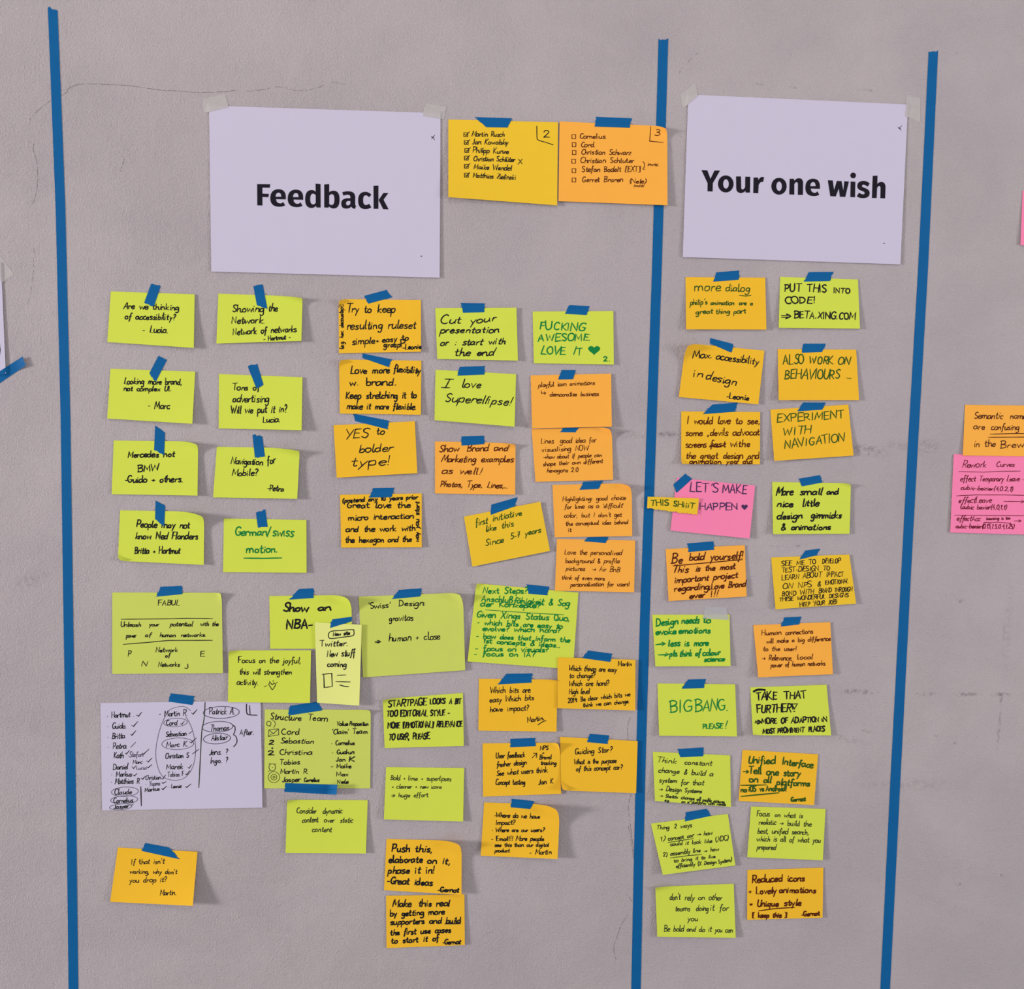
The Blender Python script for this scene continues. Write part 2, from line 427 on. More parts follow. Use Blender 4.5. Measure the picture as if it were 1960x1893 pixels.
# ---------------------------------------------------------------- sheets of paper on the wall
def solve_bilinear(Q, p):
    """(u, v) of a point in the quad TL, TR, BR, BL"""
    u, v = .5, .5
    for _ in range(12):
        a = [(1 - u) * (1 - v), u * (1 - v), u * v, (1 - u) * v]
        x = sum(w * q[0] for w, q in zip(a, Q)) - p[0]; y = sum(w * q[1] for w, q in zip(a, Q)) - p[1]
        xu = (1 - v) * (Q[1][0] - Q[0][0]) + v * (Q[2][0] - Q[3][0]); yu = (1 - v) * (Q[1][1] - Q[0][1]) + v * (Q[2][1] - Q[3][1])
        xv = (1 - u) * (Q[3][0] - Q[0][0]) + u * (Q[2][0] - Q[1][0]); yv = (1 - u) * (Q[3][1] - Q[0][1]) + u * (Q[2][1] - Q[1][1])
        det = xu * yv - xv * yu
        if abs(det) < 1e-12: break
        u -= (x * yv - y * xv) / det; v -= (y * xu - x * yu) / det
    return u, v
class Sheet:
    def __init__(s, quad, base, lift, curls):
        s.pq = quad
        s.Q = [(P.x, P.z) for P in (at(x, y) for x, y in quad)]
        s.base, s.lift = base, [k / 1000 for k in lift]
        s.W = (math.dist(s.Q[0], s.Q[1]) + math.dist(s.Q[3], s.Q[2])) / 2
        s.Hh = (math.dist(s.Q[0], s.Q[3]) + math.dist(s.Q[1], s.Q[2])) / 2
        s.curls = [(k, a / PXM, b / PXM, th_) for (k, a, b, th_) in curls]
    def h(s, u, v):
        u, v = min(max(u, 0), 1), min(max(v, 0), 1)
        tl, tr, br, bl = s.lift
        return (s.base + tl * ((1 - u) ** 2.2) * (1 - v) ** 1.3 + tr * (u ** 2.2) * (1 - v) ** 1.3
                + br * (u ** 1.35) * (v ** 1.35) + bl * ((1 - u) ** 1.35) * (v ** 1.35))
    def top(s, u, v):
        """height of the paper over a wall point, curled corners included"""
        hh, X, Y = s.h(u, v), min(max(u, 0), 1) * s.W, min(max(v, 0), 1) * s.Hh
        for (k, a, b, th_) in s.curls:
            ex = X if k[1] == 'l' else s.W - X
            ey = Y if k[0] == 't' else s.Hh - Y
            n = math.hypot(1 / a, 1 / b)
            d = (1 - ex / a - ey / b) / n
            R = (1 / n) / th_
            if d > 0: hh += R * (1 - math.sqrt(max(0, 1 - min(d / R, 1) ** 2)))
        return hh
    def pos(s, u, v, off=0.0):
        hh = s.h(u, v)
        X, Y = u * s.W, v * s.Hh                      # paper coordinates, Y down
        for (k, a, b, th_) in s.curls:
            ex = X if k[1] == 'l' else s.W - X        # distances from the curling corner
            ey = Y if k[0] == 't' else s.Hh - Y
            n = math.hypot(1 / a, 1 / b)
            d = (1 - ex / a - ey / b) / n             # how far past the line where the curl begins
            if d <= 0: continue
            R = (1 / n) / th_
            flat = R * math.sin(d / R); hh += R * (1 - math.cos(d / R))
            gx, gy = -1 / a / n, -1 / b / n           # towards the corner, in (ex, ey)
            ex += gx * (flat - d); ey += gy * (flat - d)
            X = ex if k[1] == 'l' else s.W - ex
            Y = ey if k[0] == 't' else s.Hh - ey
        u2, v2 = X / s.W, Y / s.Hh
        w = [(1 - u2) * (1 - v2), u2 * (1 - v2), u2 * v2, (1 - u2) * v2]
        x = sum(k * q[0] for k, q in zip(w, s.Q)); z = sum(k * q[1] for k, q in zip(w, s.Q))
        return lift_to(x, z, hh + off)
    def normal(s, u, v):
        e = .01
        n = (s.pos(u + e, v) - s.pos(u - e, v)).cross(s.pos(u, v - e) - s.pos(u, v + e)).normalized()
        return n if n.y < 0 else -n
    def from_px(s, x, y):
        return solve_bilinear(s.pq, (x, y))
    def on(s, x, y, off):
        u, v = s.from_px(x, y)
        return s.pos(u, v) + s.normal(u, v) * off
SHEETS = {}
def sheet_object(name, S, mat, nu=40, nv=26, thick=0.00025, rag=None):
    rnd = random.Random(name + str(S.pq))
    V, F = [], []
    for back in (0, 1):
        for j in range(nv + 1):
            for i in range(nu + 1):
                u, v = i / nu, j / nv
                vv = v
                if rag and j == nv: vv = v + rag * rnd.uniform(-1, 1)
                p = S.pos(u, vv)
                if back: p = p - S.normal(u, vv) * thick
                V.append(p)
    N = (nu + 1) * (nv + 1)
    ix = lambda i, j, k=0: k * N + j * (nu + 1) + i
    for j in range(nv):
        for i in range(nu):
            F.append((ix(i, j), ix(i, j + 1), ix(i + 1, j + 1), ix(i + 1, j)))
            F.append((ix(i, j, 1), ix(i + 1, j, 1), ix(i + 1, j + 1, 1), ix(i, j + 1, 1)))
    rim = [(i, 0) for i in range(nu)] + [(nu, j) for j in range(nv)] + [(i, nv) for i in range(nu, 0, -1)] + [(0, j) for j in range(nv, 0, -1)]
    c0 = len(V)                                   # the cut edge keeps its own vertices so the face stays evenly shaded
    for a in rim: V += [V[ix(*a)], V[ix(*a, 1)]]
    for k in range(len(rim)):
        a, b = c0 + 2 * k, c0 + 2 * ((k + 1) % len(rim))
        F.append((a, b, b + 1, a + 1))
    return link_mesh(name, V, F, mat, loc=S.pos(.5, .5))
def marks(S, parent, name, V2, F, mat, off=0.00022, label=None):
    if not F: return
    V = [S.on(x, y, off) for (x, y) in V2]
    o = link_mesh(name, V, F, mat, parent=parent, loc=parent.location)
    o.visible_shadow = True
    if label: o['label'] = label
    return o
def blob(V, F, pts):
    """filled patch fanned from its middle"""
    c = (sum(p[0] for p in pts) / len(pts), sum(p[1] for p in pts) / len(pts))
    b = len(V); V.append(c); V.extend(pts); n = len(pts)
    for i in range(n): F.append((b, b + 1 + i, b + 1 + (i + 1) % n))
def heart_pts(cx, cy, w, h, n=28):
    out = []
    for i in range(n):
        t = 2 * math.pi * i / n
        out.append((cx + w / 2 * math.sin(t) ** 3, cy - h / 2 * (13 * math.cos(t) - 5 * math.cos(2 * t) - 2 * math.cos(3 * t) - math.cos(4 * t)) / 14.5))
    return out
SIGNED = ('Lucia', 'Hartmut', 'Marc', 'Petra', 'Leonie', 'Martin', 'Gernot', 'Jan K')
INKNAME = {'k': 'black', 'd': 'dark', 's': 'grey', 'g': 'green', 'G': 'dark green', 'b': 'brown', 'n': 'navy', 'r': 'dark red', 'p': 'black'}
def note(key, color, label, fr, quad, lines=(), ink='k', pen=2.2, slant=.12, jit=1.0, curl=(), lift=(0, 1, 5, 2), base=.0008,
         cap=1.0, extra=(), group='sticky notes under the heading', name='sticky_note', cat='sticky note', hearts=(), rag=None, shift=0):
    ox, oy, sc = fr
    T = lambda x, y: (ox + x / sc, oy + y / sc)
    q = [T(quad[i], quad[i + 1]) for i in (0, 2, 4, 6)]
    S = Sheet(q, base, lift, [(k, a / sc, b / sc, t) for (k, a, b, t) in curl])
    SHEETS[key] = S
    o = sheet_object(name, S, PAPER[color], rag=rag)
    tag(o, label, cat, group)
    rnd = random.Random(key)
    groups = {}
    def put(part, ik, path, w, g=0):
        V, F = groups.setdefault((part, ik, g), ([], []))
        ribbon(path, w, rnd, V, F)
    for ln in lines:
        t, xa, ya, xb, yb, xh = ln[:6]
        op = ln[6] if len(ln) > 6 else {}
        a, b = T(xa, ya), T(xb, yb)
        for st in text_strokes(t, *a, *b, xh / sc, rnd, op.get('slant', slant), jit, op.get('cap', cap)):
            put('signature' if t.strip('-. ') in SIGNED and ln is not lines[0] and name != 'paper_sheet' else op.get('part', 'handwriting'), op.get('ink', ink), st, op.get('pen', pen), op.get('g', 0))
    for ex in extra:
        part, path = ex[0], ex[1]
        op = ex[2] if len(ex) > 2 else {}
        if isinstance(path, str):
            paths = [(l, [T(*p) for p in ps]) for (l, ps) in parse(path)]
        else:
            paths = [(False, [T(*p) for p in path])]
        for (l, ps) in paths:
            put(part, op.get('ink', ink), split_long(ps) if l else smooth_path(ps), op.get('pen', pen))
    for (x, y, w, h) in hearts:
        V, F = groups.setdefault(('heart', ink, 0), ([], []))
        blob(V, F, [T(*p) for p in heart_pts(x, y, w, h)])
    for (part, ik, _), (V, F) in groups.items():
        marks(S, o, part, V, F, INK[ik], label='%s ink %s' % (INKNAME[ik], part.replace('_', ' ')))
    return o
TAPES = []
def tape(label, fr, quad, under=(), mat=BLUE, name='tape_strip', cat='tape', group='short blue tape strips holding notes', nu=26, nv=10,
         ragged=True, peel=0.0, lift=.0004, thick=.00018):
    """a torn strip pressed over the wall and the paper it holds; quad runs round the strip"""
    ox, oy, sc = fr
    q = [(ox + quad[i] / sc, oy + quad[i + 1] / sc) for i in (0, 2, 4, 6)]
    # let u run along the longer side
    if math.dist(q[0], q[1]) < math.dist(q[1], q[2]): q = q[1:] + q[:1]
    rnd = random.Random(label)
    jag = [[rnd.uniform(-1, 1) * .9 for _ in range(nv + 1)] for _ in (0, 1)]
    Q = [(P.x, P.z) for P in (at(*p) for p in q)]
    Lm = math.dist(Q[0], Q[1])
    def xz(u, v):
        w = [(1 - u) * (1 - v), u * (1 - v), u * v, (1 - u) * v]
        return sum(k * c[0] for k, c in zip(w, Q)), sum(k * c[1] for k, c in zip(w, Q))
    def hgt(x, z):
        best = 0.0
        for k in under:
            S = SHEETS[k]
            u, v = solve_bilinear(S.Q, (x, z))
            edge = min(u * S.W, (1 - u) * S.W, v * S.Hh, (1 - v) * S.Hh)
            if edge > -.004:
                f = min(1, max(0, (edge + .004) / .004)); f = f * f * (3 - 2 * f)
                best = max(best, f * S.top(u, v))
        return best + lift
    V, F = [], []
    for back in (0, 1):
        for j in range(nv + 1):
            for i in range(nu + 1):
                u, v = i / nu, j / nv
                if ragged:
                    k = max(0, 1 - 6 * u) * jag[0][j] - max(0, 1 - 6 * (1 - u)) * jag[1][j]
                    u2 = u + k * .0011 / Lm
                else: u2 = u
                x, z = xz(u2, v)
                h = hgt(x, z) + peel * max(0, (u - .8) / .2) ** 2
                V.append(lift_to(x, z, h - (thick if back else 0)))
    N = (nu + 1) * (nv + 1)
    ix = lambda i, j, k=0: k * N + j * (nu + 1) + i
    flip = (Vector(V[1]) - Vector(V[0])).cross(Vector(V[nu + 1]) - Vector(V[0])).y < 0
    def face(*f): F.append(f if flip else tuple(reversed(f)))
    for j in range(nv):
        for i in range(nu):
            face(ix(i, j), ix(i + 1, j), ix(i + 1, j + 1), ix(i, j + 1))
            face(ix(i, j, 1), ix(i, j + 1, 1), ix(i + 1, j + 1, 1), ix(i + 1, j, 1))
    rim = [(i, 0) for i in range(nu)] + [(nu, j) for j in range(nv)] + [(i, nv) for i in range(nu, 0, -1)] + [(0, j) for j in range(nv, 0, -1)]
    c0 = len(V)
    for a in rim: V += [V[ix(*a)], V[ix(*a, 1)]]
    for k in range(len(rim)):
        a, b = c0 + 2 * k, c0 + 2 * ((k + 1) % len(rim))
        face(b, a, a + 1, b + 1)
    cx_, cz_ = xz(.5, .5)
    o = link_mesh(name, V, F, mat, loc=lift_to(cx_, cz_, hgt(cx_, cz_)))
    return tag(o, label, cat, group)
def stripe(label, left, rgt, group='long vertical blue tape lines'):
    """a long tape line given by its left and right edges (pixels), sampled downwards"""
    def edge(e, y):
        for a, b in zip(e, e[1:]):
            if y <= b[1] or b is e[-1]:
                t = (y - a[1]) / (b[1] - a[1]); return a[0] + (b[0] - a[0]) * t
    rnd = random.Random(label)
    V, F = [], []
    n, mcols = 90, 5
    y0l, y0r = left[0][1], rgt[0][1]
    yend = left[-1][1]
    for back in (0, 1):
        for i in range(n + 1):
            t = i / n
            for j in range(mcols + 1):
                s = j / mcols
                y = (y0l + (y0r - y0l) * s) * (1 - t) + yend * t
                if i == 0 and not back: y += rnd.uniform(-2.5, 2.5)
                x = edge(left, max(y, left[0][1])) * (1 - s) + edge(rgt, max(y, rgt[0][1])) * s
                if back and i == 0: p0 = V[j]; V.append(p0 + Vector((0, .00025, 0))); continue
                V.append(at(x, y, .0002 if back else .00045))
    N = (n + 1) * (mcols + 1)
    ix = lambda i, j, k=0: k * N + i * (mcols + 1) + j
    for i in range(n):
        for j in range(mcols):
            F.append((ix(i, j), ix(i + 1, j), ix(i + 1, j + 1), ix(i, j + 1)))
            F.append((ix(i, j, 1), ix(i, j + 1, 1), ix(i + 1, j + 1, 1), ix(i + 1, j, 1)))
    rim = [(0, j) for j in range(mcols)] + [(i, mcols) for i in range(n)] + [(n, j) for j in range(mcols, 0, -1)] + [(i, 0) for i in range(n, 0, -1)]
    c0 = len(V)
    for a in rim: V += [V[ix(*a)], V[ix(*a, 1)]]
    for k in range(len(rim)):
        a, b = c0 + 2 * k, c0 + 2 * ((k + 1) % len(rim))
        F.append((a, b, b + 1, a + 1))
    o = link_mesh('tape_line', V, F, BLUE, loc=at((left[0][0] + left[-1][0]) / 2, (y0l + yend) / 2))
    return tag(o, label, 'tape', group)

# ---------------------------------------------------------------- long tape lines
stripe('left blue tape line, nearest the corner of the white sheet cut by the frame',
       [(91.5, 14), (98, 180), (106.5, 400), (116, 800), (121, 1150), (125, 1400), (129, 1700), (132, 1960)],
       [(110, 18), (116.5, 180), (125, 400), (134.5, 800), (139.5, 1150), (143.5, 1400), (147.5, 1700), (150.5, 1960)])
stripe('middle blue tape line between the two headings, passing behind the orange name list',
       [(1260.5, 75), (1248.5, 500), (1235, 900), (1226, 1150), (1218, 1430), (1213, 1660), (1207, 1960)],
       [(1279, 74), (1267, 500), (1253.5, 900), (1244.5, 1150), (1236.5, 1430), (1231, 1660), (1225, 1960)])
stripe('right blue tape line, running down past the heading about a wish',
       [(1777.5, 99), (1757, 520), (1738, 850), (1725, 1100), (1704, 1500), (1685, 1893), (1681.5, 1960)],
       [(1795.5, 97), (1776, 520), (1757, 850), (1743.5, 1100), (1723, 1500), (1703.5, 1893), (1700, 1960)])

# frames of the photo the coordinates below are counted in: origin and pixels per pixel
ZA = (180, 520, 4.45455); ZB = (180, 800, 4.45455); ZC = (620, 540, 3.37931); ZD = (620, 780, 3.16129)
ZE = (180, 1100, 3.92); ZF = (600, 1100, 3.16129); ZG = (180, 1310, 5.76471); ZH = (490, 1320, 4.78049)
ZI = (700, 1580, 3.76923); ZJ = (900, 1280, 4.98235); ZK = (1230, 500, 4.35556); ZL = (1230, 880, 4.35556)
ZM = (1230, 1150, 4.9); ZN = (1230, 1410, 4.7325); ZO = (840, 200, 4.26087); ZP = (1740, 740, 6.30909)
ZQ = (0, 470, 6.53); ZR = (370, 160, 3.92); ZS = (1280, 140, 3.92); ZT = (0, 1400, 2.8)
FB = 'sticky notes in the feedback section'
WI = 'sticky notes in the wish section'
RT = 'sticky notes at the right edge of the photo'

# ---------------------------------------------------------------- printed heading sheets
# bold sans letter outlines: straight corners (x, y) and curves (control x, control y, x, y), read off the sheets
def outline(pts):
    out = []
    for p in pts:
        if len(p) == 2: out.append(p)
        else:
            a = out[-1]
            for i in range(1, 9):
                t = i / 8
                out.append(tuple((1 - t) ** 2 * a[j] + 2 * t * (1 - t) * p[j] + t * t * p[2 + j] for j in (0, 1)))
    return out
def oval(cx, cy, rx_, ry_): return [(cx + rx_ * math.cos(k * math.pi / 18), cy + ry_ * math.sin(k * math.pi / 18)) for k in range(36)]
def moved(g, sx, sy, ox, oy): return [[tuple(v * (sx, sy)[i % 2] + (ox, oy)[i % 2] for i, v in enumerate(p)) for p in c] for c in g]
LE = [[(550, 355), (432, 352), (434, 403, 484, 404), (500, 404, 518, 386), (541, 428), (510, 445, 470, 445), (362, 443, 362, 340), (364, 232, 462, 230), (550, 232, 550, 330)],
      [(425, 322), (495, 322), (494, 272, 462, 272), (428, 272, 425, 322)]]
WORD_A = [
    [[(203, 168), (360, 170), (355, 213), (266, 211), (266, 284), (345, 288), (338, 328), (266, 325), (266, 430), (205, 428)]],
    LE, moved(LE, 1, 1, 211, 5),
    [[(912, 162), (972, 168), (974, 454), (922, 454), (918, 430), (895, 460, 862, 460), (785, 458, 785, 355), (785, 242, 862, 240), (895, 240, 914, 262)],
     [(914, 302), (895, 284, 880, 284), (846, 286, 846, 350), (846, 415, 880, 416), (900, 416, 914, 398)]],
    [[(1018, 172), (1078, 168), (1078, 268), (1100, 248, 1132, 248), (1205, 250, 1205, 355), (1205, 465, 1132, 466), (1100, 466, 1076, 440), (1070, 456), (1018, 454)],
     [(1078, 308), (1095, 290, 1110, 290), (1143, 292, 1143, 355), (1143, 422, 1108, 424), (1090, 424, 1078, 408)]],
    [[(1238, 268), (1275, 255, 1310, 255), (1397, 256, 1397, 330), (1396, 408), (1396, 430, 1408, 434), (1395, 470), (1360, 468, 1350, 442), (1325, 468, 1285, 468), (1226, 466, 1226, 405), (1226, 342, 1310, 340), (1338, 340), (1338, 326), (1338, 298, 1302, 298), (1280, 298, 1252, 308)],
     [(1338, 374), (1318, 374), (1284, 374, 1284, 402), (1284, 428, 1306, 428), (1325, 428, 1338, 408)]],
    [[(1595, 298), (1568, 328), (1545, 305, 1525, 305), (1494, 306, 1494, 365), (1494, 424, 1528, 424), (1546, 424, 1568, 408), (1595, 452), (1560, 474, 1520, 474), (1433, 472, 1433, 368), (1433, 264, 1520, 262), (1565, 262, 1595, 298)]],
    [[(1622, 190), (1682, 186), (1682, 470), (1624, 470)]], [[(1685, 362), (1745, 276), (1805, 276), (1745, 358), (1808, 477), (1742, 475)]],
]
WORD_B = [
    [[(85, 92), (140, 95), (170, 178), (208, 97), (260, 97), (192, 218), (190, 298), (142, 296), (143, 218)]],
    [oval(314.5, 225, 73.5, 82), oval(316, 225, 27, 45)],
    [[(412, 153), (458, 153), (460, 255), (460, 278, 473, 278), (488, 276, 498, 255), (499, 156), (546, 157), (543, 308), (502, 308), (500, 290), (482, 312, 456, 312), (413, 310, 413, 260)]],
    [[(578, 163), (620, 163), (624, 188), (640, 158, 662, 158), (678, 162), (668, 206), (640, 200, 626, 236), (622, 314), (575, 312)]],
    [oval(820, 247, 73, 81), oval(821, 247, 27, 45)],
    [[(922, 176), (962, 176), (966, 196), (985, 170, 1012, 170), (1050, 172, 1050, 220), (1048, 330), (1000, 330), (1001, 228), (1001, 208, 988, 208), (975, 208, 966, 228), (966, 328), (918, 326)]],
    moved(LE, 140 / 188, 167 / 215, 1072 - 362 * 140 / 188, 175 - 230 * 167 / 215),
    [[(1288, 190), (1335, 192), (1348, 285), (1375, 196), (1420, 198), (1437, 290), (1447, 199), (1491, 202), (1456, 350), (1404, 348), (1394, 268), (1364, 345), (1312, 343)]],
    [[(1508, 202), (1553, 204), (1550, 353), (1505, 351)]], [oval(1532, 144, 27, 27)],
    [[(1692, 222), (1672, 252), (1645, 230, 1630, 232), (1616, 234, 1617, 246), (1618, 256, 1650, 266), (1692, 280, 1692, 314), (1690, 362, 1625, 362), (1590, 362, 1568, 342), (1590, 308), (1612, 326, 1628, 325), (1644, 324, 1644, 312), (1644, 300, 1612, 290), (1572, 278, 1572, 244), (1574, 198, 1632, 196), (1668, 196, 1692, 222)]],
    [[(1722, 148), (1768, 145), (1766, 226), (1782, 206, 1806, 206), (1845, 208, 1846, 258), (1842, 364), (1796, 362), (1798, 266), (1798, 246, 1784, 246), (1772, 246, 1764, 264), (1760, 361), (1714, 360)]],
]
def print_word(S, parent, fr, glyphs):
    from mathutils.geometry import tessellate_polygon
    ox, oy, sc = fr
    V, F = [], []
    for g in glyphs:
        loops = [outline(c) for c in g]
        loops = [[p for p, nx_ in zip(l, l[1:] + l[:1]) if math.dist(p, nx_) > 1e-3] for l in loops]
        b = len(V)
        V += [(ox + x / sc, oy + y / sc) for l in loops for (x, y) in l]
        F += [tuple(b + i for i in t) for t in tessellate_polygon([[Vector((x, y, 0)) for (x, y) in l] for l in loops])]
    return marks(S, parent, 'printed_lettering', V, F, INK['p'], off=.0003, label='bold black printed lettering')
sh = note('feedback', 'white', 'large white printed sheet with the bold heading Feedback', ZR, (118, 165, 1855, 222, 1848, 1457, 135, 1410),
          lift=(.3, .3, 2.0, 1.6), base=.0009, group='printed heading sheets', name='heading_sheet', cat='paper sheet',
          extra=[('printed_mark', '/1784,392 1794,402 1786,412|/1810,385 1797,402 1809,420', {'pen': 1.2}), ('printed_dot', '/1705,1293 1711,1293', {'pen': 2.2})])
print_word(SHEETS['feedback'], sh, (459, 325, 6.384), WORD_A)
sh = note('wish', 'white', 'large white printed sheet with the bold heading Your one wish', ZS, (147, 160, 1795, 235, 1738, 1435, 105, 1380),
          lift=(.3, .3, 2.0, 2.2), base=.0009, group='printed heading sheets', name='heading_sheet', cat='paper sheet',
          extra=[('printed_mark', '/1718,404 1735,418|/1748,392 1724,414|/1733,408 1742,428', {'pen': 1.2}), ('printed_dot', '/1610,1275 1616,1275', {'pen': 2})])
print_word(SHEETS['wish'], sh, (1325, 306, 5.0), WORD_B)
MG = 'whitish masking tape pieces'
def mtape(label, fr, quad, under, **k):
    tape(label, fr, quad, under, mat=k.pop('mat', MASK), name=k.pop('name', 'masking_tape'), group=MG, thick=.0001, **k)
mtape('masking tape piece on the upper left corner of the Feedback sheet', ZR, (68, 117, 240, 77, 262, 178, 75, 222), ['feedback'])
mtape('masking tape piece on the upper right corner of the Feedback sheet', ZR, (1740, 150, 1898, 175, 1880, 268, 1722, 243), ['feedback'])
mtape('torn masking tape on the upper left corner of the Your one wish sheet', ZS, (85, 158, 200, 75, 218, 172, 103, 270), ['wish'])
mtape('torn masking tape on the upper right corner of the Your one wish sheet', ZS, (1785, 165, 1887, 190, 1887, 372, 1775, 325), ['wish'])

# ---------------------------------------------------------------- name lists beside the heading
def box(x, y, w=32, h=32): return '/%d,%d %d,%d %d,%d %d,%d %d,%d' % (x, y, x + w, y + 1, x + w - 1, y + h, x + 1, y + h - 1, x, y)
def tick(x, y): return '/%d,%d %d,%d %d,%d' % (x + 6, y + 10, x + 16, y + 24, x + 46, y - 8)
t12 = {'pen': 1.5}
note('list2', 'yellow', 'yellow list note numbered 2 with ticked boxes beside the Feedback sheet', ZO, (77, 122, 972, 145, 965, 823, 77, 755),
     [('Martin Rusch', 267, 260, 532, 262, 24), ('Jan Kowalsky', 270, 322, 562, 326, 24), ('Philipp Kunze', 275, 390, 565, 402, 24), ('Christian Schlüter', 278, 460, 620, 466, 23),
      ('X', 642, 487, 682, 485, 24), ('Maike Wendel', 280, 526, 590, 537, 25), ('Matthias Zielinski', 275, 594, 622, 612, 23), ('2', 850, 266, 905, 266, 32, {'part': 'corner_number'})],
     pen=1.7, lift=(0, 1.5, 4, 9), base=.0012, group='name list notes beside the heading',
     extra=[('checkbox', box(x, y) + '|' + tick(x, y), t12) for (x, y) in ((202, 230), (206, 293), (210, 358), (207, 420), (207, 487), (207, 560))]
     + [('corner_mark', '797,175 798,230 800,275 812,291 870,308 932,328', t12)])
tape('wide blue tape strip on the yellow list note numbered 2', ZO, (293, 102, 597, 112, 560, 188, 385, 185), ['list2'])
note('list3', 'orange', 'orange list note numbered 3 with empty boxes, overlapping the middle tape line', ZO, (985, 138, 1862, 178, 1865, 822, 975, 788),
     [('Cornelius.', 1145, 277, 1365, 278, 24), ('Cord.', 1155, 345, 1272, 346, 24), ('Christian Schwarz', 1158, 405, 1565, 410, 24), ('Christian Schluter', 1153, 475, 1590, 474, 24),
      ('Stefan Bodelt [EXT]', 1165, 548, 1642, 547, 25), ('inviti.', 1700, 498, 1795, 500, 14), ('Gerret Braren', 1165, 632, 1500, 630, 26), ('(Nele)', 1552, 642, 1690, 642, 20),
      ('inviti', 1588, 670, 1668, 672, 13), ('3', 1755, 253, 1797, 253, 26, {'part': 'corner_number'})],
     ink='b', pen=1.6, lift=(.4, .4, 4, 2), base=.0022, curl=[('tr', 150, 100, 1.3)], group='name list notes beside the heading',
     extra=[('checkbox', box(x, y, 30, 34), {'ink': 'b', 'pen': 1.4}) for (x, y) in ((1084, 245), (1086, 310), (1087, 374), (1083, 445), (1085, 522), (1085, 598))]
     + [('corner_mark', '/1727,178 1718,298 1830,310', {'ink': 'b', 'pen': 1.4}), ('arrow', '1662,465 1674,480 1675,505 1662,524|/1674,510 1660,526 1680,530', {'ink': 'b', 'pen': 1.3})])
tape('wide blue tape strip on the orange list note numbered 3', ZO, (1283, 100, 1575, 112, 1555, 190, 1270, 180), ['list3'])

# ---------------------------------------------------------------- feedback section, left two columns
def fb(key, color, label, fr, quad, lines, **k): note(key, color, label, fr, quad, lines, group=FB, **k)
fb('access', 'lime', 'lime note asking Are we thinking of accessibility, top left of the feedback notes', ZA, (143, 168, 858, 193, 850, 650, 113, 600),
   [('Are we thinking', 250, 315, 720, 327, 30), ('of accessibility?', 260, 405, 690, 412, 31), ('- Lucia.', 410, 520, 632, 522, 34)], lift=(0, 1.5, 7, 3))
tape('tilted blue tape on the note asking about accessibility', ZA, (487, 102, 568, 123, 510, 297, 425, 270), ['access'])
fb('netw', 'lime', 'lime note reading Showing the Network, with its upper right corner curled', ZA, (1060, 187, 1778, 212, 1768, 590, 1043, 613),
   [('Showing', 1178, 340, 1448, 345, 36), ('the', 1485, 337, 1562, 337, 34), ('Network.', 1170, 442, 1455, 438, 34), ('Network of networks', 1182, 540, 1725, 512, 33), ('- Hartmut -', 1445, 590, 1675, 572, 22)],
   lift=(0, 3, 7, 3), curl=[('tr', 320, 85, 1.1)])
tape('blue tape with a slanted end on the Showing the Network note', ZA, (1358, 122, 1438, 107, 1478, 318, 1388, 285), ['netw'])
fb('brand', 'lime', 'lime note reading Looking more brand, not complex UI', ZA, (140, 828, 862, 852, 838, 1297, 112, 1252),
   [('Looking more brand,', 255, 958, 747, 962, 31), ('not complex UI.', 250, 1016, 660, 1019, 26), ('- Marc', 455, 1166, 642, 1170, 34)], lift=(0, 1, 9, 4))
tape('tilted blue tape with a pointed end on the Looking more brand note', ZA, (550, 715, 622, 752, 525, 940, 470, 868), ['brand'])
fb('advert', 'lime', 'lime note reading Tons of advertising, will we put it in', ZA, (1065, 872, 1777, 900, 1770, 1352, 1063, 1336),
   [('Tons of', 1180, 1010, 1408, 1008, 31), ('advertising', 1180, 1112, 1492, 1112, 37), ('Will we put it in?', 1165, 1210, 1645, 1197, 36), ('Lucia.', 1437, 1286, 1588, 1282, 30)], lift=(0, 2, 9, 2))
tape('blue tape on the Tons of advertising note', ZA, (1310, 805, 1392, 787, 1445, 965, 1385, 998), ['advert'])
fb('cars', 'lime', 'lime note naming two car makers, with a curled upper right corner', ZB, (168, 192, 888, 200, 882, 662, 150, 650),
   [('Mercedes not', 285, 338, 682, 330, 30), ('BMW', 372, 460, 552, 447, 29), ('-Guido + others.', 262, 550, 757, 546, 31)], lift=(0, 3, 6, 2), curl=[('tr', 210, 110, 1.45)], pen=2.5)
tape('blue tape on the lime note naming two car makers', ZB, (520, 65, 605, 122, 598, 318, 512, 270), ['cars'])
fb('navi', 'lime', 'lime note reading Navigation for Mobile, upper right corner curled forward', ZB, (1047, 245, 1755, 258, 1732, 690, 1015, 677),
   [('Navigation', 1165, 390, 1437, 402, 32), ('for', 1475, 390, 1545, 385, 38), ('Mobile?', 1176, 492, 1395, 492, 32), ('-Petra', 1475, 618, 1612, 628, 29)], lift=(0, 4, 7, 3), curl=[('tr', 380, 105, 1.3)])
tape('blue tape on the Navigation for Mobile note', ZB, (1350, 140, 1435, 157, 1457, 328, 1372, 340), ['navi'])
fb('people', 'lime', 'lime note starting People may not know, with a strongly curled corner', ZB, (222, 787, 940, 800, 935, 1253, 203, 1218),
   [('People may not', 360, 930, 815, 940, 33), ('know Ned Flanders', 350, 1030, 885, 1034, 34), ('Britta + Hartmut', 345, 1156, 730, 1156, 32)], lift=(0, 4, 6, 3), curl=[('tr', 300, 150, 1.5), ('bl', 90, 75, 1.4)], pen=2.4)
tape('blue tape on the note starting People may not know', ZB, (525, 705, 607, 745, 598, 925, 520, 863), ['people'])
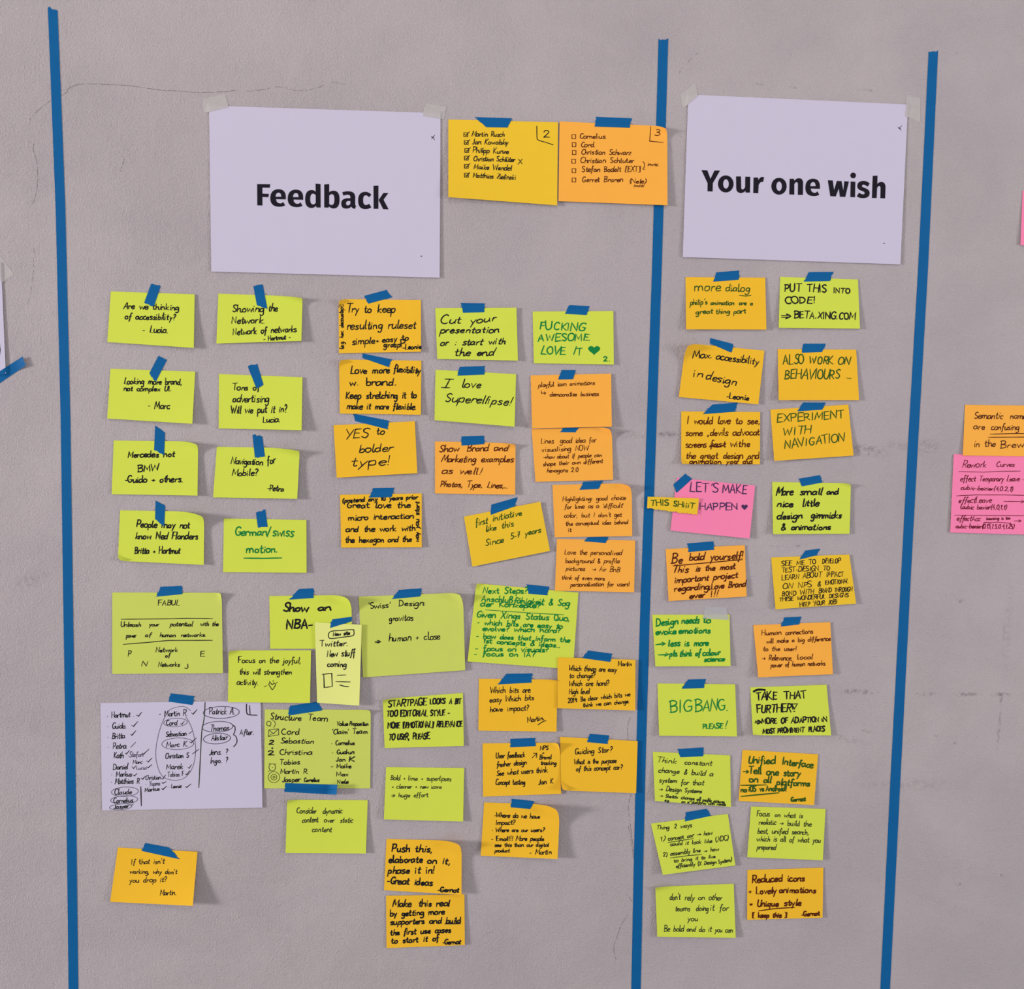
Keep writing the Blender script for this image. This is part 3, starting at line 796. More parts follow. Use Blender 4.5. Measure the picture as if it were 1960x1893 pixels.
fb('swissmotion', 'lime', 'lime note with green underlined writing about German and Swiss motion', ZB, (1107, 857, 1810, 870, 1812, 1320, 1100, 1315),
   [('German/', 1200, 1000, 1492, 1003, 38), ('SWISS', 1518, 1005, 1700, 1012, 25), ('motion.', 1297, 1152, 1566, 1145, 40)], ink='g', pen=2.6, lift=(0, 1.5, 4, 1.5),
   extra=[('underline', '/1278,1195 1450,1197 1598,1193', {'ink': 'g', 'pen': 2.8})])
tape('short blue tape on the German and Swiss motion note', ZB, (1380, 805, 1460, 780, 1480, 925, 1397, 935), ['swissmotion'])

# ---------------------------------------------------------------- feedback section, middle columns
fb('ruleset', 'amber', 'amber note reading Try to keep resulting ruleset, with sideways writing on its left edge', ZC, (95, 110, 627, 115, 628, 450, 97, 460),
   [('Try to keep', 145, 195, 455, 197, 30), ('resulting ruleset', 148, 305, 593, 299, 31), ('simple+', 182, 404, 355, 396, 26), ('easy to', 375, 390, 545, 376, 23), ('grasp', 385, 420, 490, 420, 21),
    ('P', 497, 420, 528, 418, 24), ('-Leonie', 508, 436, 628, 430, 18), ('(e.g. hex. decoustep?)', 127, 432, 124, 145, 15, {'pen': 1.8})], lift=(1.5, .5, 4, 2), curl=[('tl', 70, 60, 1.3)])
tape('blue tape on the Try to keep ruleset note', ZC, (263, 88, 405, 50, 440, 98, 285, 140), ['ruleset'])
fb('flex', 'amber', 'amber note reading Love more flexibility, tucked under the ruleset note', ZC, (98, 500, 630, 508, 627, 858, 103, 850),
   [('Love more', 172, 592, 425, 588, 27), ('flexibility', 450, 580, 622, 590, 25), ('w. brand.', 163, 668, 467, 668, 28), ('Keep stretching it to', 140, 755, 598, 750, 27), ('make it more flexible.', 148, 820, 597, 824, 24)],
   pen=2.5, lift=(2, .5, 4, 2), curl=[('tl', 80, 60, 1.3)])
tape('blue tape sloping down over the Love more flexibility note', ZC, (253, 462, 440, 500, 420, 550, 248, 490), ['flex'])
fb('yes', 'amber', 'amber note reading YES to bolder type, slightly tilted', ZD, (58, 107, 550, 83, 565, 397, 77, 425),
   [('YES', 122, 187, 264, 182, 27), ('to', 318, 164, 364, 161, 23), ('bolder', 210, 273, 410, 264, 27), ('type!', 162, 357, 402, 345, 32)], lift=(1, 1, 6, 4), slant=.25)
tape('blue tape sloping down over the YES to bolder type note', ZD, (177, 37, 395, 80, 385, 132, 190, 82), ['yes'])
fb('hexagon', 'amber', 'amber note starting Great love the micro interaction, with writing round its edges', ZD, (97, 528, 592, 520, 592, 845, 105, 848),
   [('(pretend any 10 years prior', 112, 575, 565, 553, 15), ('Great love the', 135, 608, 522, 606, 22), ('micro interaction', 145, 684, 543, 670, 21), ('and the work with', 132, 752, 552, 745, 21),
    ('the hexagon and the', 130, 818, 530, 812, 20), ('way you start', 572, 815, 577, 572, 16)], pen=2.4, lift=(.3, .6, 4, 2))
tape('blue tape on the Great love micro interaction note', ZD, (300, 487, 428, 485, 408, 543, 272, 545), ['hexagon'])
fb('cut', 'lime', 'lime note reading Cut your presentation or start with the end', ZC, (720, 168, 1245, 165, 1255, 508, 733, 497),
   [('Cut', 752, 268, 885, 268, 30), ('your', 943, 272, 1112, 250, 25), ('presentation', 750, 330, 1127, 326, 25), ('or : start with', 750, 412, 1172, 400, 25), ('the end', 845, 476, 1097, 475, 28)], lift=(0, 3, 5, 3), slant=.3, pen=2.4)
tape('blue tape on the Cut your presentation note', ZC, (887, 135, 1042, 137, 1035, 195, 900, 198), ['cut'])
fb('ellipse', 'lime', 'lime note reading I love Superellipse in black', ZC, (722, 567, 1243, 595, 1233, 935, 715, 893),
   [('Ī', 752, 683, 822, 683, 31), ('love', 890, 682, 1012, 684, 30), ('Superellipse!', 782, 772, 1212, 796, 31)], lift=(0, .6, 8, 4), slant=.3)
tape('blue tape on the I love Superellipse note', ZC, (877, 548, 1042, 542, 1038, 598, 862, 605), ['ellipse'])
fb('market', 'orange', 'orange note reading Show Brand and Marketing examples as well', ZD, (672, 205, 1160, 216, 1157, 527, 672, 520),
   [('Show', 695, 270, 815, 266, 23), ('Brand and', 865, 264, 1108, 262, 23), ('Marketing examples', 710, 330, 1146, 330, 23), ('as well!', 712, 400, 952, 404, 24), ('Photos, Type, Lines,…', 703, 478, 1110, 488, 20)],
   ink='b', pen=2.1, lift=(0, 2, 5, 1.5), curl=[('tr', 140, 50, 1.2)], slant=.25)
tape('blue tape on the Brand and Marketing note', ZD, (830, 175, 970, 170, 972, 222, 835, 230), ['market'])
fb('first', 'yellow', 'yellow note tilted to the left, about the first initiative since 5-7 years', ZD, (847, 660, 1310, 570, 1368, 868, 898, 963),
   [('first', 918, 716, 988, 702, 22), ('initiative', 1020, 690, 1197, 652, 22), ('like this', 980, 752, 1148, 716, 20), ('Since', 975, 838, 1088, 814, 22), ('5-7 years', 1130, 797, 1310, 755, 20)],
   ink='G', pen=1.9, lift=(.5, 3, 4, 3), slant=.25)
tape('blue tape on the left-tilted yellow note', ZD, (1012, 588, 1173, 542, 1155, 598, 1008, 650), ['first'])
fb('awesome', 'lime', 'lime note with green capitals praising the work and a filled green heart', ZC, (1350, 190, 1872, 187, 1875, 533, 1358, 525),
   [('FUCKING', 1392, 302, 1682, 318, 27), ('AWESOME.', 1385, 380, 1728, 376, 24), ('LOVE IT', 1402, 464, 1668, 472, 26), ('2.', 1808, 511, 1855, 511, 17, {'part': 'corner_number'})], ink='g', pen=2.5, lift=(0, 1, 3.5, 1.5), hearts=[(1747, 438, 78, 60)], jit=1.3)
tape('blue tape on the green capitals note with the heart', ZC, (1585, 148, 1720, 155, 1700, 213, 1560, 205), ['awesome'])
fb('icons', 'orange', 'orange note about playful icon animations, lower half empty', ZC, (1337, 603, 1858, 592, 1862, 935, 1347, 945),
   [('playful icon animations', 1385, 679, 1750, 663, 17), ('democratise business', 1460, 739, 1777, 735, 17)], ink='b', pen=1.4, lift=(0, 1.5, 6.5, 4), base=.0014,
   extra=[('arrow', '/1404,702 1406,718 1434,718|/1424,709 1434,718 1424,727', {'ink': 'b', 'pen': 1.4})])
tape('blue tape on the playful icon animations note', ZC, (1537, 568, 1630, 568, 1610, 628, 1515, 630), ['icons'])
fb('lines', 'orange', 'orange note about hexagons 2.0, just below the playful icon note', ZD, (1257, 130, 1742, 118, 1750, 437, 1280, 450),
   [('Lines  good idea for', 1312, 217, 1647, 210, 18), ('visualising NOW', 1317, 268, 1598, 258, 18), ('→how about if people can', 1328, 311, 1680, 298, 15), ('shape their own different', 1325, 354, 1687, 335, 15), ('hexagons 2.0', 1348, 393, 1537, 390, 16)],
   ink='b', pen=1.4, lift=(0, 2, 4, 2), curl=[('tr', 110, 90, 1.4)])
tape('blue tape on the hexagons 2.0 note, half hidden by the note above', ZD, (1450, 119, 1545, 119, 1522, 150, 1430, 149), ['lines'])
fb('lime', 'orange', 'orange note about highlighting, lime and a difficult colour', ZD, (1383, 468, 1862, 458, 1866, 778, 1397, 785),
   [('Highlighting: good choice', 1443, 567, 1825, 557, 16), ('for lime as a \'difficult\'', 1455, 613, 1812, 605, 16), ('color, but I don\'t get', 1453, 666, 1802, 660, 16), ('the conceptual idea behind', 1463, 715, 1838, 704, 15), ('it', 1478, 753, 1497, 752, 15)],
   ink='b', pen=1.4, lift=(0, 2, 4, 2), curl=[('tr', 130, 100, 1.45)], base=.0012)
tape('blue tape on the highlighting note', ZD, (1570, 450, 1690, 443, 1660, 493, 1547, 498), ['lime'])
fb('perso', 'orange', 'orange note about personalized background and profile pictures', ZD, (1410, 795, 1883, 805, 1877, 1118, 1398, 1108),
   [('Love the personalized', 1455, 888, 1802, 893, 17), ('background & profile', 1460, 940, 1787, 942, 17), ('pictures', 1463, 985, 1577, 988, 16), ('→ Air BnB', 1622, 988, 1788, 996, 17), ('think of even more', 1438, 1040, 1697, 1046, 15), ('personalization for users!', 1490, 1083, 1850, 1080, 16)],
   ink='b', pen=1.4, lift=(0, .5, 4, 2), base=.0016)
tape('blue tape on the personalized background note', ZD, (1598, 785, 1722, 782, 1705, 820, 1575, 810), ['perso'])

# ---------------------------------------------------------------- feedback section, lower part
fb('fabul', 'olive', 'large dull lime note headed FABUL with two ruled lines', ZE, (137, 133, 958, 136, 967, 738, 137, 745),
   [('FABUL', 478, 228, 636, 228, 20), ('Unleash', 200, 390, 350, 388, 20), ('your', 410, 385, 485, 385, 18), ('potential', 567, 385, 738, 385, 20), ('with the', 798, 382, 932, 384, 19), ('power', 240, 470, 315, 468, 18), ('of', 380, 466, 425, 464, 18),
    ('human', 492, 465, 607, 466, 18), ('networks.', 650, 466, 838, 462, 17), ('P', 254, 612, 274, 612, 20, {'part': 'letter', 'g': 'P'}), ('Network', 462, 580, 623, 578, 19), ('of', 532, 620, 570, 616, 16), ('Networks', 480, 690, 638, 688, 19),
    ('E', 793, 612, 828, 612, 20, {'part': 'letter', 'g': 'E'}), ('N', 350, 685, 395, 685, 20, {'part': 'letter', 'g': 'N'}), ('J', 675, 703, 715, 703, 19, {'part': 'letter', 'g': 'J'})],
   pen=1.7, lift=(0, 2, 3, 1), curl=[('tr', 60, 110, 1.2)], extra=[('ruled_line', '/203,333 520,330 700,326 890,328', {'pen': 1.6}), ('ruled_line', '/217,522 420,505 560,492 888,491', {'pen': 1.6})])
tape('blue tape on the FABUL note', ZE, (500, 90, 660, 83, 662, 146, 465, 165), ['fabul'])
fb('nba', 'lime', 'lime note reading Show an NBA with a rounded curling corner', ZE, (1315, 160, 1932, 152, 1935, 556, 1322, 555),
   [('Show', 1420, 275, 1600, 274, 34), ('an', 1678, 270, 1776, 268, 27), ('NBA-', 1440, 405, 1637, 402, 37)], pen=3.4, lift=(0, 3, 3, 1), curl=[('tr', 190, 170, 1.5)])
tape('blue tape with a pointed left end on the Show an NBA note', ZE, (1540, 107, 1650, 102, 1645, 175, 1465, 187), ['nba'])
fb('joyful', 'lime', 'lime note reading Focus on the joyful, with a small shining heart', ZE, (1010, 568, 1628, 567, 1620, 962, 1005, 957),
   [('Focus on the joyful,', 1080, 660, 1550, 664, 25), ('this will strengthen', 1090, 748, 1482, 748, 24), ('activity.', 1070, 825, 1232, 828, 26)], pen=1.7, lift=(1.5, 1, 4, 2), curl=[('tl', 120, 50, 1.2)], base=.0022,
   extra=[('heart_doodle', '1310,822 1322,842 1336,862 1350,845 1360,825 1350,812 1336,826 1322,810 1310,822|/1275,841 1294,832|/1314,798 1318,806|/1342,792 1343,803|/1364,813 1376,806', {'pen': 1.4})])
fb('swiss', 'olive', 'large dull lime note headed Swiss Design', ZF, (273, 133, 905, 108, 918, 578, 300, 622),
   [("'Swiss'", 330, 206, 463, 198, 20), ('Design:', 515, 190, 678, 186, 20), ('gravitas', 455, 280, 602, 276, 22), ('human + close', 455, 402, 763, 390, 25), ('⇒', 370, 418, 408, 416, 20)],
   pen=1.8, lift=(0, 3, 4, 2), curl=[('tr', 120, 140, 1.35)])
tape('blue tape on the Swiss Design note', ZF, (517, 92, 655, 82, 645, 132, 475, 147), ['swiss'])
fb('steps', 'lime', 'large lime note with dense green writing headed Next Steps', ZF, (985, 52, 1603, 108, 1570, 572, 932, 525),
   [('Next Steps?', 1022, 113, 1290, 112, 22), ('Anschlußfähigkeit & Sog', 1015, 160, 1548, 190, 22), ('der Konzepte?', 1010, 190, 1372, 202, 20), ('Given Xings Status Quo,', 985, 256, 1548, 280, 22), ('- which bits are easy to', 990, 300, 1502, 325, 18),
    ('evolve? which hard?', 1022, 338, 1492, 350, 18), ('- how does that inform the', 985, 382, 1550, 408, 17), ('1st concepts & ideas…', 1025, 412, 1487, 440, 17), ('- focus on visuals?', 978, 458, 1422, 468, 18), ('- focus on IA?', 970, 490, 1338, 497, 18)],
   ink='g', pen=2.3, lift=(1, .5, 3, 3), curl=[('tl', 40, 50, 1.2)], extra=[('underline', '/1040,212 1300,230 1515,242', {'ink': 'g', 'pen': 1.4})])
tape('blue tape on the Next Steps note', ZF, (1288, 58, 1425, 72, 1415, 125, 1300, 115), ['steps'])
fb('stuff', 'cream', 'narrow pale yellow note reading New stuff coming, overlapping the NBA note', ZF, (8, 288, 292, 303, 277, 792, 22, 775),
   [('New site', 118, 371, 220, 362, 13), ('Twitter.', 38, 433, 210, 430, 21), ('New stuff', 80, 497, 252, 490, 24), ('coming', 82, 556, 198, 556, 21)], pen=2.0, lift=(.5, .5, 5, 2), base=.0045,
   extra=[('drawn_button', '102,344 170,337 236,332 244,342 238,368 170,378 108,386 91,374 102,344', {'pen': 1.7}), ('drawn_layout', '/52,602 110,596 113,676 65,682 62,600|/143,608 196,606|/135,646 222,648|158,666 185,674 213,677', {'pen': 1.8})])
tape('blue tape on the narrow pale yellow note', ZF, (113, 270, 233, 254, 229, 283, 98, 323), ['nba', 'stuff'])
fb('bits', 'amber', 'amber note reading Which bits are easy, which bits have impact', ZJ, (83, 95, 832, 104, 823, 600, 78, 590),
   [('Which bits are', 192, 230, 573, 228, 32), ('easy Which bits', 185, 322, 605, 296, 31), ('have impact?', 187, 411, 555, 395, 31), ('Martin.', 545, 514, 706, 488, 29)], pen=1.7, lift=(0, 2, 4, 1.5), curl=[('tr', 200, 50, 1.1)],
   extra=[('underline', '645,536 685,508 722,493', {'pen': 1.6})])
tape('blue tape with a pointed left end on the Which bits are easy note', ZJ, (345, 48, 592, 45, 585, 133, 262, 150), ['bits'])
fb('things', 'amber', 'amber note reading Which things are easy to change, beside the middle tape line', ZF, (1478, 500, 1948, 515, 1947, 822, 1475, 808),
   [('Which things are easy', 1545, 580, 1832, 588, 19), ('Martin', 1842, 552, 1923, 553, 17), ('to change?', 1548, 625, 1700, 624, 19), ('Which are hard?', 1545, 674, 1787, 670, 19), ('High level', 1545, 722, 1670, 720, 18),
    ('2019: Be clear which bits we', 1540, 776, 1915, 734, 16), ('think we can change.', 1630, 802, 1912, 776, 15)], pen=1.6, lift=(.8, .8, 3, 2), base=.004)
tape('blue tape on the Which things are easy note', ZF, (1660, 458, 1808, 478, 1795, 528, 1627, 505), ['things'])
fb('user', 'amber', 'amber note starting User feedback, fresher design', ZJ, (118, 712, 855, 705, 867, 1193, 123, 1220),
   [('User feedback', 245, 854, 522, 840, 29), ('fresher design', 252, 937, 537, 912, 27), ('See what users think', 250, 1020, 735, 985, 29), ('Concept testing', 240, 1106, 520, 1104, 30), ('NPS', 665, 775, 745, 771, 20), ('+', 686, 817, 707, 815, 22),
    ('Brand', 660, 863, 772, 860, 22), ('tracking', 672, 916, 818, 915, 23), ('Jan K', 648, 1106, 787, 1090, 29)], pen=1.7, lift=(0, 3, 3, 1), curl=[('tr', 110, 150, 1.35)],
   extra=[('arrow', '/588,850 632,808|/600,806 633,806 630,848', {'pen': 1.6})])
tape('blue tape on the User feedback note', ZJ, (380, 668, 618, 660, 625, 738, 383, 750), ['user'])
fb('star', 'amber', 'amber note headed Guiding Star, reaching over the middle tape line', ZJ, (857, 650, 1597, 690, 1582, 1187, 868, 1160),
   [('Guiding Star?', 995, 814, 1348, 795, 31), ('What is the purpose', 990, 911, 1392, 895, 27), ('of this concept car?', 1008, 976, 1448, 960, 29)], pen=1.7, lift=(0, 1.5, 3, 5), base=.0022, curl=[('bl', 90, 140, 1.35)])
tape('blue tape on the Guiding Star note', ZJ, (1138, 620, 1325, 635, 1308, 718, 1115, 700), ['star'])
fb('where', 'amber', 'amber note starting Where do we have impact, with a large curled corner', ZJ, (133, 1275, 858, 1300, 833, 1815, 100, 1783),
   [('-Where do we have', 228, 1414, 662, 1430, 26), ('Impact?', 243, 1488, 425, 1485, 27), ('· Where are our users?', 205, 1557, 703, 1555, 25), ('- Email!!! More people', 200, 1640, 703, 1638, 25), ('see this than our digital', 232, 1697, 750, 1696, 22), ('product.', 232, 1750, 382, 1748, 20), ('- Martin', 565, 1772, 775, 1768, 28)],
   pen=1.8, lift=(0, 6, 12, 3), curl=[('tr', 330, 250, 1.45)])
tape('blue tape on the Where do we have impact note', ZJ, (398, 1240, 610, 1262, 575, 1338, 385, 1322), ['where'])
fb('dropit', 'amber', 'lone amber note asking If that isn\'t working, at the lower left', ZT, (632, 622, 1058, 645, 1033, 935, 590, 913),
   [("If that isn't", 703, 712, 880, 708, 16), ("working, why don't", 695, 762, 947, 764, 15), ('you drop it?', 692, 810, 892, 806, 16), ('Martin.', 857, 878, 945, 876, 17)], pen=1.5, lift=(0, 2, 17, 5))
tape('blue tape with a pointed end on the lone amber note at the lower left', ZT, (780, 598, 908, 622, 962, 685, 757, 640), ['dropit'])
fb('startpage', 'lime', 'lime note with thick black capitals starting STARTPAGE LOOKS', ZH, (1160, 85, 1893, 30, 1902, 515, 1177, 535),
   [('STARTPAGE', 1208, 158, 1555, 140, 31), ('LOOKS', 1592, 132, 1730, 128, 25), ('A BIT', 1768, 130, 1875, 128, 25), ('TOO EDITORIAL', 1195, 246, 1562, 240, 28), ('STYLE -', 1595, 240, 1772, 230, 25), ('MORE [EMOTIONAL] RELEVANCE', 1205, 352, 1887, 336, 27), ('TO USER, PLEASE.', 1212, 460, 1592, 450, 28)],
   pen=2.7, lift=(3, .5, 3, 3), curl=[('tl', 260, 60, 1.3)], jit=1.2)
fb('lips', 'lime', 'lime note with thin writing starting Bold and lime, without tape', ZH, (1190, 708, 1905, 718, 1895, 1207, 1170, 1187),
   [('Bold + lime + superlipses', 1230, 826, 1783, 836, 25), ('+ cleaner + new icons', 1240, 902, 1697, 905, 22), ('⇒ huge effort', 1240, 985, 1573, 980, 24)], ink='d', pen=1.4, lift=(.3, .6, 5, 6))
fb('team', 'olive', 'large dull lime note headed Structure Team with two columns of names', ZH, (80, 182, 1050, 185, 1045, 903, 75, 903),
   [('Structure', 130, 270, 412, 284, 34), ('Team', 470, 280, 652, 290, 33), ('Cord', 230, 408, 392, 408, 32), ('Sebastian', 225, 488, 527, 492, 27), ('Christina', 215, 594, 512, 594, 29), ('Tobias', 215, 685, 400, 682, 28), ('Martin R.', 222, 768, 480, 768, 26), ('Jasper', 235, 846, 402, 840, 27), ('Cornelius', 437, 842, 573, 842, 20),
    ('Value', 735, 328, 840, 328, 21, {'g': 1}), ('Proposition', 852, 328, 1027, 328, 21, {'g': 1}), ("'Claim' Team", 693, 406, 1017, 400, 25, {'g': 1}), ('· Cornelius', 688, 505, 900, 503, 23, {'g': 1}), ('· Gudrun', 693, 588, 892, 588, 22, {'g': 1}), ('Jan', 728, 655, 815, 655, 22, {'g': 1}), ('K', 850, 655, 897, 655, 21, {'pen': 2.8, 'g': 1}), ('- Maike', 685, 718, 867, 716, 22, {'g': 1}), ('Max', 735, 790, 840, 790, 20, {'g': 1}), ('Nele', 740, 858, 843, 858, 20, {'g': 1}),
    ('2', 113, 500, 163, 500, 21, {'g': 2, 'pen': 2.3}), ('2', 105, 597, 162, 597, 22, {'g': 2, 'pen': 2.3})],
   ink='k', pen=1.8, lift=(0, 1.5, 1, .3), curl=[('tr', 90, 60, 1.2)],
   extra=[('envelope_doodle', '/112,428 118,365 205,358 207,412 112,428|/118,367 158,403 203,360|/114,424 150,396', {'ink': 'd', 'pen': 1.2}), ('circle_doodle', ell(163, 800, 52, 50), {'ink': 'd', 'pen': .9}), ('circle_doodle', ell(163, 800, 27, 27), {'ink': 'd', 'pen': .9}),
          ('circle_doodle', ell(163, 800, 9, 10), {'ink': 'd', 'pen': 1.0}), ('clock_doodle', ell(148, 710, 30, 33), {'ink': 'd', 'pen': 1.1}), ('clock_doodle', '/148,708 152,712|/118,680 128,672|/172,676 180,684|/122,742 112,748', {'ink': 'd', 'pen': 1.5}),
          ('lens_doodle', ell(117, 310, 20, 22), {'ink': 'd', 'pen': 1.1}), ('lens_doodle', '/120,325 132,338|145,280 168,290 176,318 160,345', {'ink': 'd', 'pen': 1.0}), ('handwriting', ell(148, 535, 5, 5, 8), {'ink': 'd', 'pen': 1.6})])
tape('wide blue tape over the top edge of the Structure Team note', ZH, (308, 148, 570, 110, 608, 190, 298, 237), ['team', ])
tape('wide blue tape along the bottom edge of the Structure Team note, right end peeling', ZH, (270, 855, 745, 870, 735, 962, 258, 935), ['team'], peel=.012)
fb('dynamic', 'lime', 'lime note reading Consider dynamic content over static content', ZH, (285, 1008, 1022, 1012, 1005, 1500, 270, 1495),
   [('Consider', 370, 1130, 552, 1132, 30), ('dynamic', 610, 1134, 787, 1130, 30), ('content', 420, 1215, 567, 1212, 31), ('over', 620, 1214, 717, 1214, 27), ('static', 768, 1214, 884, 1218, 29), ('content', 512, 1300, 693, 1302, 31)], ink='d', pen=1.6, lift=(2, .6, 5, 4), curl=[('tl', 190, 50, 1.2)])
fb('push', 'amber', 'amber note with thick writing starting Push this, right side curling off the wall', ZI, (150, 97, 693, 112, 691, 500, 132, 467),
   [('Push', 185, 190, 315, 190, 31), ('this,', 355, 190, 482, 194, 29), ('elaborate', 165, 266, 408, 268, 28), ('on it,', 443, 272, 610, 280, 28), ('phase it in!', 158, 345, 497, 346, 29), ('-Great ideas', 152, 418, 477, 434, 29), ('-Gernot', 517, 478, 668, 482, 19)], pen=2.8, lift=(0, 7, 11, 2), curl=[('tr', 230, 150, 1.4)])
fb('real', 'amber', 'amber note starting Make this real, lowest of the feedback notes', ZI, (147, 507, 712, 498, 715, 863, 150, 885),
   [('Make', 192, 586, 328, 586, 29), ('this real', 380, 582, 602, 582, 27), ('by getting more', 175, 655, 567, 640, 25), ('supporters and build', 178, 716, 684, 700, 24), ('the first use cases', 178, 792, 613, 770, 24), ('to start it of', 183, 852, 525, 830, 24), ('-Gernot', 553, 856, 682, 854, 18)], pen=2.6, lift=(.2, .6, 3, 1.5), base=.0014,
   extra=[('underline', '/570,709 684,708', {'pen': 2.2})])

# white sheet of names
def ck(*p): return ('tick', '/' + ' '.join('%d,%d' % p[i:i + 2] for i in range(0, len(p), 2)), {'pen': 1.35})
o1 = {'ink': 's', 'pen': 1.0}
note('names', 'white', 'white sheet of handwritten names with ticks and circled entries, lower left', ZG, (70, 205, 1838, 180, 1858, 1360, 90, 1390),
     [('· Hartmut .', 140, 370, 440, 356, 36), ('· Guido.', 145, 485, 355, 484, 36), ('· Britta.', 148, 602, 348, 590, 35), ('· Petra', 150, 708, 352, 706, 38), ('Kath', 218, 810, 320, 810, 36), ('·Stefan', 370, 800, 532, 796, 32, {'ink': 's', 'pen': 1.3}), ('Marc', 425, 872, 525, 870, 24, {'pen': 1.2}),
      ('Daniel', 208, 938, 370, 932, 36), ('Lucia', 460, 938, 572, 934, 22, {'ink': 's', 'pen': 1.2}), ('· Markus', 190, 1016, 410, 1012, 32), ('· Matthias R', 185, 1098, 498, 1088, 34), ('Christian', 562, 1050, 727, 1046, 30, {'pen': 1.2}), ('· Yuana', 565, 1116, 720, 1112, 28, {'ink': 's', 'pen': 1.3}),
      ('Markus', 555, 1184, 717, 1168, 26), ('· Leonie', 808, 1142, 957, 1138, 25, {'pen': 1.3}), ('Claude', 222, 1215, 412, 1208, 34), ('Cornelius', 215, 1308, 425, 1298, 30), ('Jasper', 215, 1372, 378, 1362, 27),
      ('- Martin R.', 712, 352, 1025, 344, 36, {'g': 1}), ('Cord.', 790, 448, 918, 448, 32, {'g': 1}), ('Sebastian', 785, 574, 1012, 562, 33, {'g': 1}), ('Marc K.', 790, 692, 1030, 680, 33, {'g': 1}), ('Christian S', 780, 815, 1040, 802, 32, {'g': 1}), ('Marek', 790, 936, 972, 930, 34, {'g': 1}), ('Tobias F', 805, 1018, 985, 1008, 30, {'g': 1, 'pen': 1.2}),
      ('Patrick A.', 1265, 328, 1545, 326, 40, {'g': 2}), ('Thomas', 1275, 512, 1482, 505, 36, {'g': 2}), ('Alistair', 1290, 616, 1468, 608, 36, {'g': 2}), ('After.', 1605, 552, 1767, 552, 36, {'g': 2}), ('Jens. ?', 1262, 775, 1472, 768, 36, {'g': 2}), ('Ingo. ?', 1275, 870, 1472, 858, 36, {'g': 2})],
     pen=1.55, lift=(0, .8, 2, .8), base=.0008, group='handwritten sheets', name='paper_sheet', cat='paper sheet',
     extra=[ck(460, 335, 485, 350, 522, 305), ck(412, 448, 430, 462, 478, 408), ck(400, 548, 412, 560, 458, 508), ck(400, 692, 455, 635), ck(342, 755, 350, 768, 388, 725), ck(525, 755, 540, 768, 602, 710), ck(575, 840, 590, 855, 635, 808),
            ck(415, 905, 430, 925, 460, 895), ck(575, 905, 590, 918, 632, 882), ck(425, 995, 440, 1008, 470, 980), ck(515, 1030, 530, 1045, 560, 1010), ck(740, 1030, 750, 1045, 785, 995), ck(742, 1078, 754, 1090, 790, 1070), ck(740, 1145, 750, 1160, 795, 1120), ck(1000, 1125, 1015, 1135, 1065, 1095),
            ck(1068, 310, 1085, 328, 1130, 278), ck(948, 430, 958, 442, 990, 405), ck(1038, 545, 1080, 512), ck(1048, 630, 1065, 642, 1122, 588), ck(1080, 765, 1150, 712), ck(1028, 910, 1042, 925, 1070, 882), ck(1000, 985, 1015, 995, 1052, 948), ck(402, 1335, 430, 1318),
            ('oval', ell(338, 1182, 147, 52, 18, -.05), o1), ('oval', ell(330, 1272, 148, 45, 18, -.05), o1), ('oval', ell(292, 1350, 122, 32, 18, -.08), o1), ('oval', ell(893, 418, 130, 46, 18, -.05), o1), ('oval', ell(918, 652, 176, 64, 18, -.03), o1),
            ('oval', ell(1400, 308, 200, 65, 20, -.03), {'ink': 's', 'pen': 1.3}), ('oval', ell(1358, 465, 172, 58, 20, -.05), {'ink': 's', 'pen': 1.3}), ('oval', ell(1352, 595, 150, 58, 20, -.06), {'ink': 's', 'pen': 1.3}),
            ('oval', '1060,290 1000,248 930,246 830,280 770,370 725,480 690,620 675,760 690,880 740,1000 830,1050 960,1045 1050,970 1100,850 1115,690 1085,520 1040,410 1005,355', {'ink': 's', 'pen': .9}),
            ('ruled_line', '1220,195 1208,380 1183,520 1168,800 1150,1136', {'pen': 1.7, 'ink': 'd'}), ('ruled_line', '/512,1126 517,1340', {'pen': 2.0}), ('brace', '1525,445 1552,468 1550,520 1536,550 1562,572 1575,620 1560,660 1535,685', {'pen': 1.6}),
            ('corner_mark', '1680,215 1680,290 1690,325 1720,335 1800,338|/1713,232 1720,326', {'pen': 1.9})])
tape('blue tape on the white sheet of handwritten names', ZG, (845, 98, 1105, 128, 1088, 228, 820, 190), ['names'])

# ---------------------------------------------------------------- wish section
def wi(key, color, label, fr, quad, lines, **k): note(key, color, label, fr, quad, lines, group=WI, **k)
wi('dialog', 'amber', 'amber note headed more dialog in green, top left of the wish notes', ZK, (358, 132, 1022, 137, 1032, 570, 363, 568),
   [('more', 428, 248, 650, 246, 48), ('dialog', 688, 248, 890, 256, 38, {'cap': .85}), ("philip's", 395, 364, 537, 358, 26), ('animation', 565, 364, 760, 364, 22), ('are a', 803, 363, 915, 366, 22), ('great', 442, 442, 580, 434, 24), ('thing', 610, 440, 722, 434, 23), ('part', 755, 438, 862, 432, 24)],
   ink='G', pen=1.9, lift=(0, 1, 4, 6), extra=[('underline', '/805,284 860,290 903,284', {'ink': 'G', 'pen': 1.8})])
tape('blue tape on the more dialog note', ZK, (615, 92, 808, 77, 802, 155, 590, 170), ['dialog'])
wi('code', 'lime', 'lime note with capitals PUT THIS INTO CODE, top right of the wish notes', ZK, (1147, 130, 1795, 152, 1812, 562, 1135, 555),
   [('PUT THIS', 1180, 252, 1530, 258, 33), ('INTO', 1590, 265, 1727, 265, 22), ('CODE!', 1187, 352, 1442, 348, 28), ('⇒', 1160, 484, 1235, 482, 36), ('BETA.XING.COM', 1264, 472, 1768, 486, 29)], pen=2.6, lift=(0, .6, 4, 5), slant=.05)
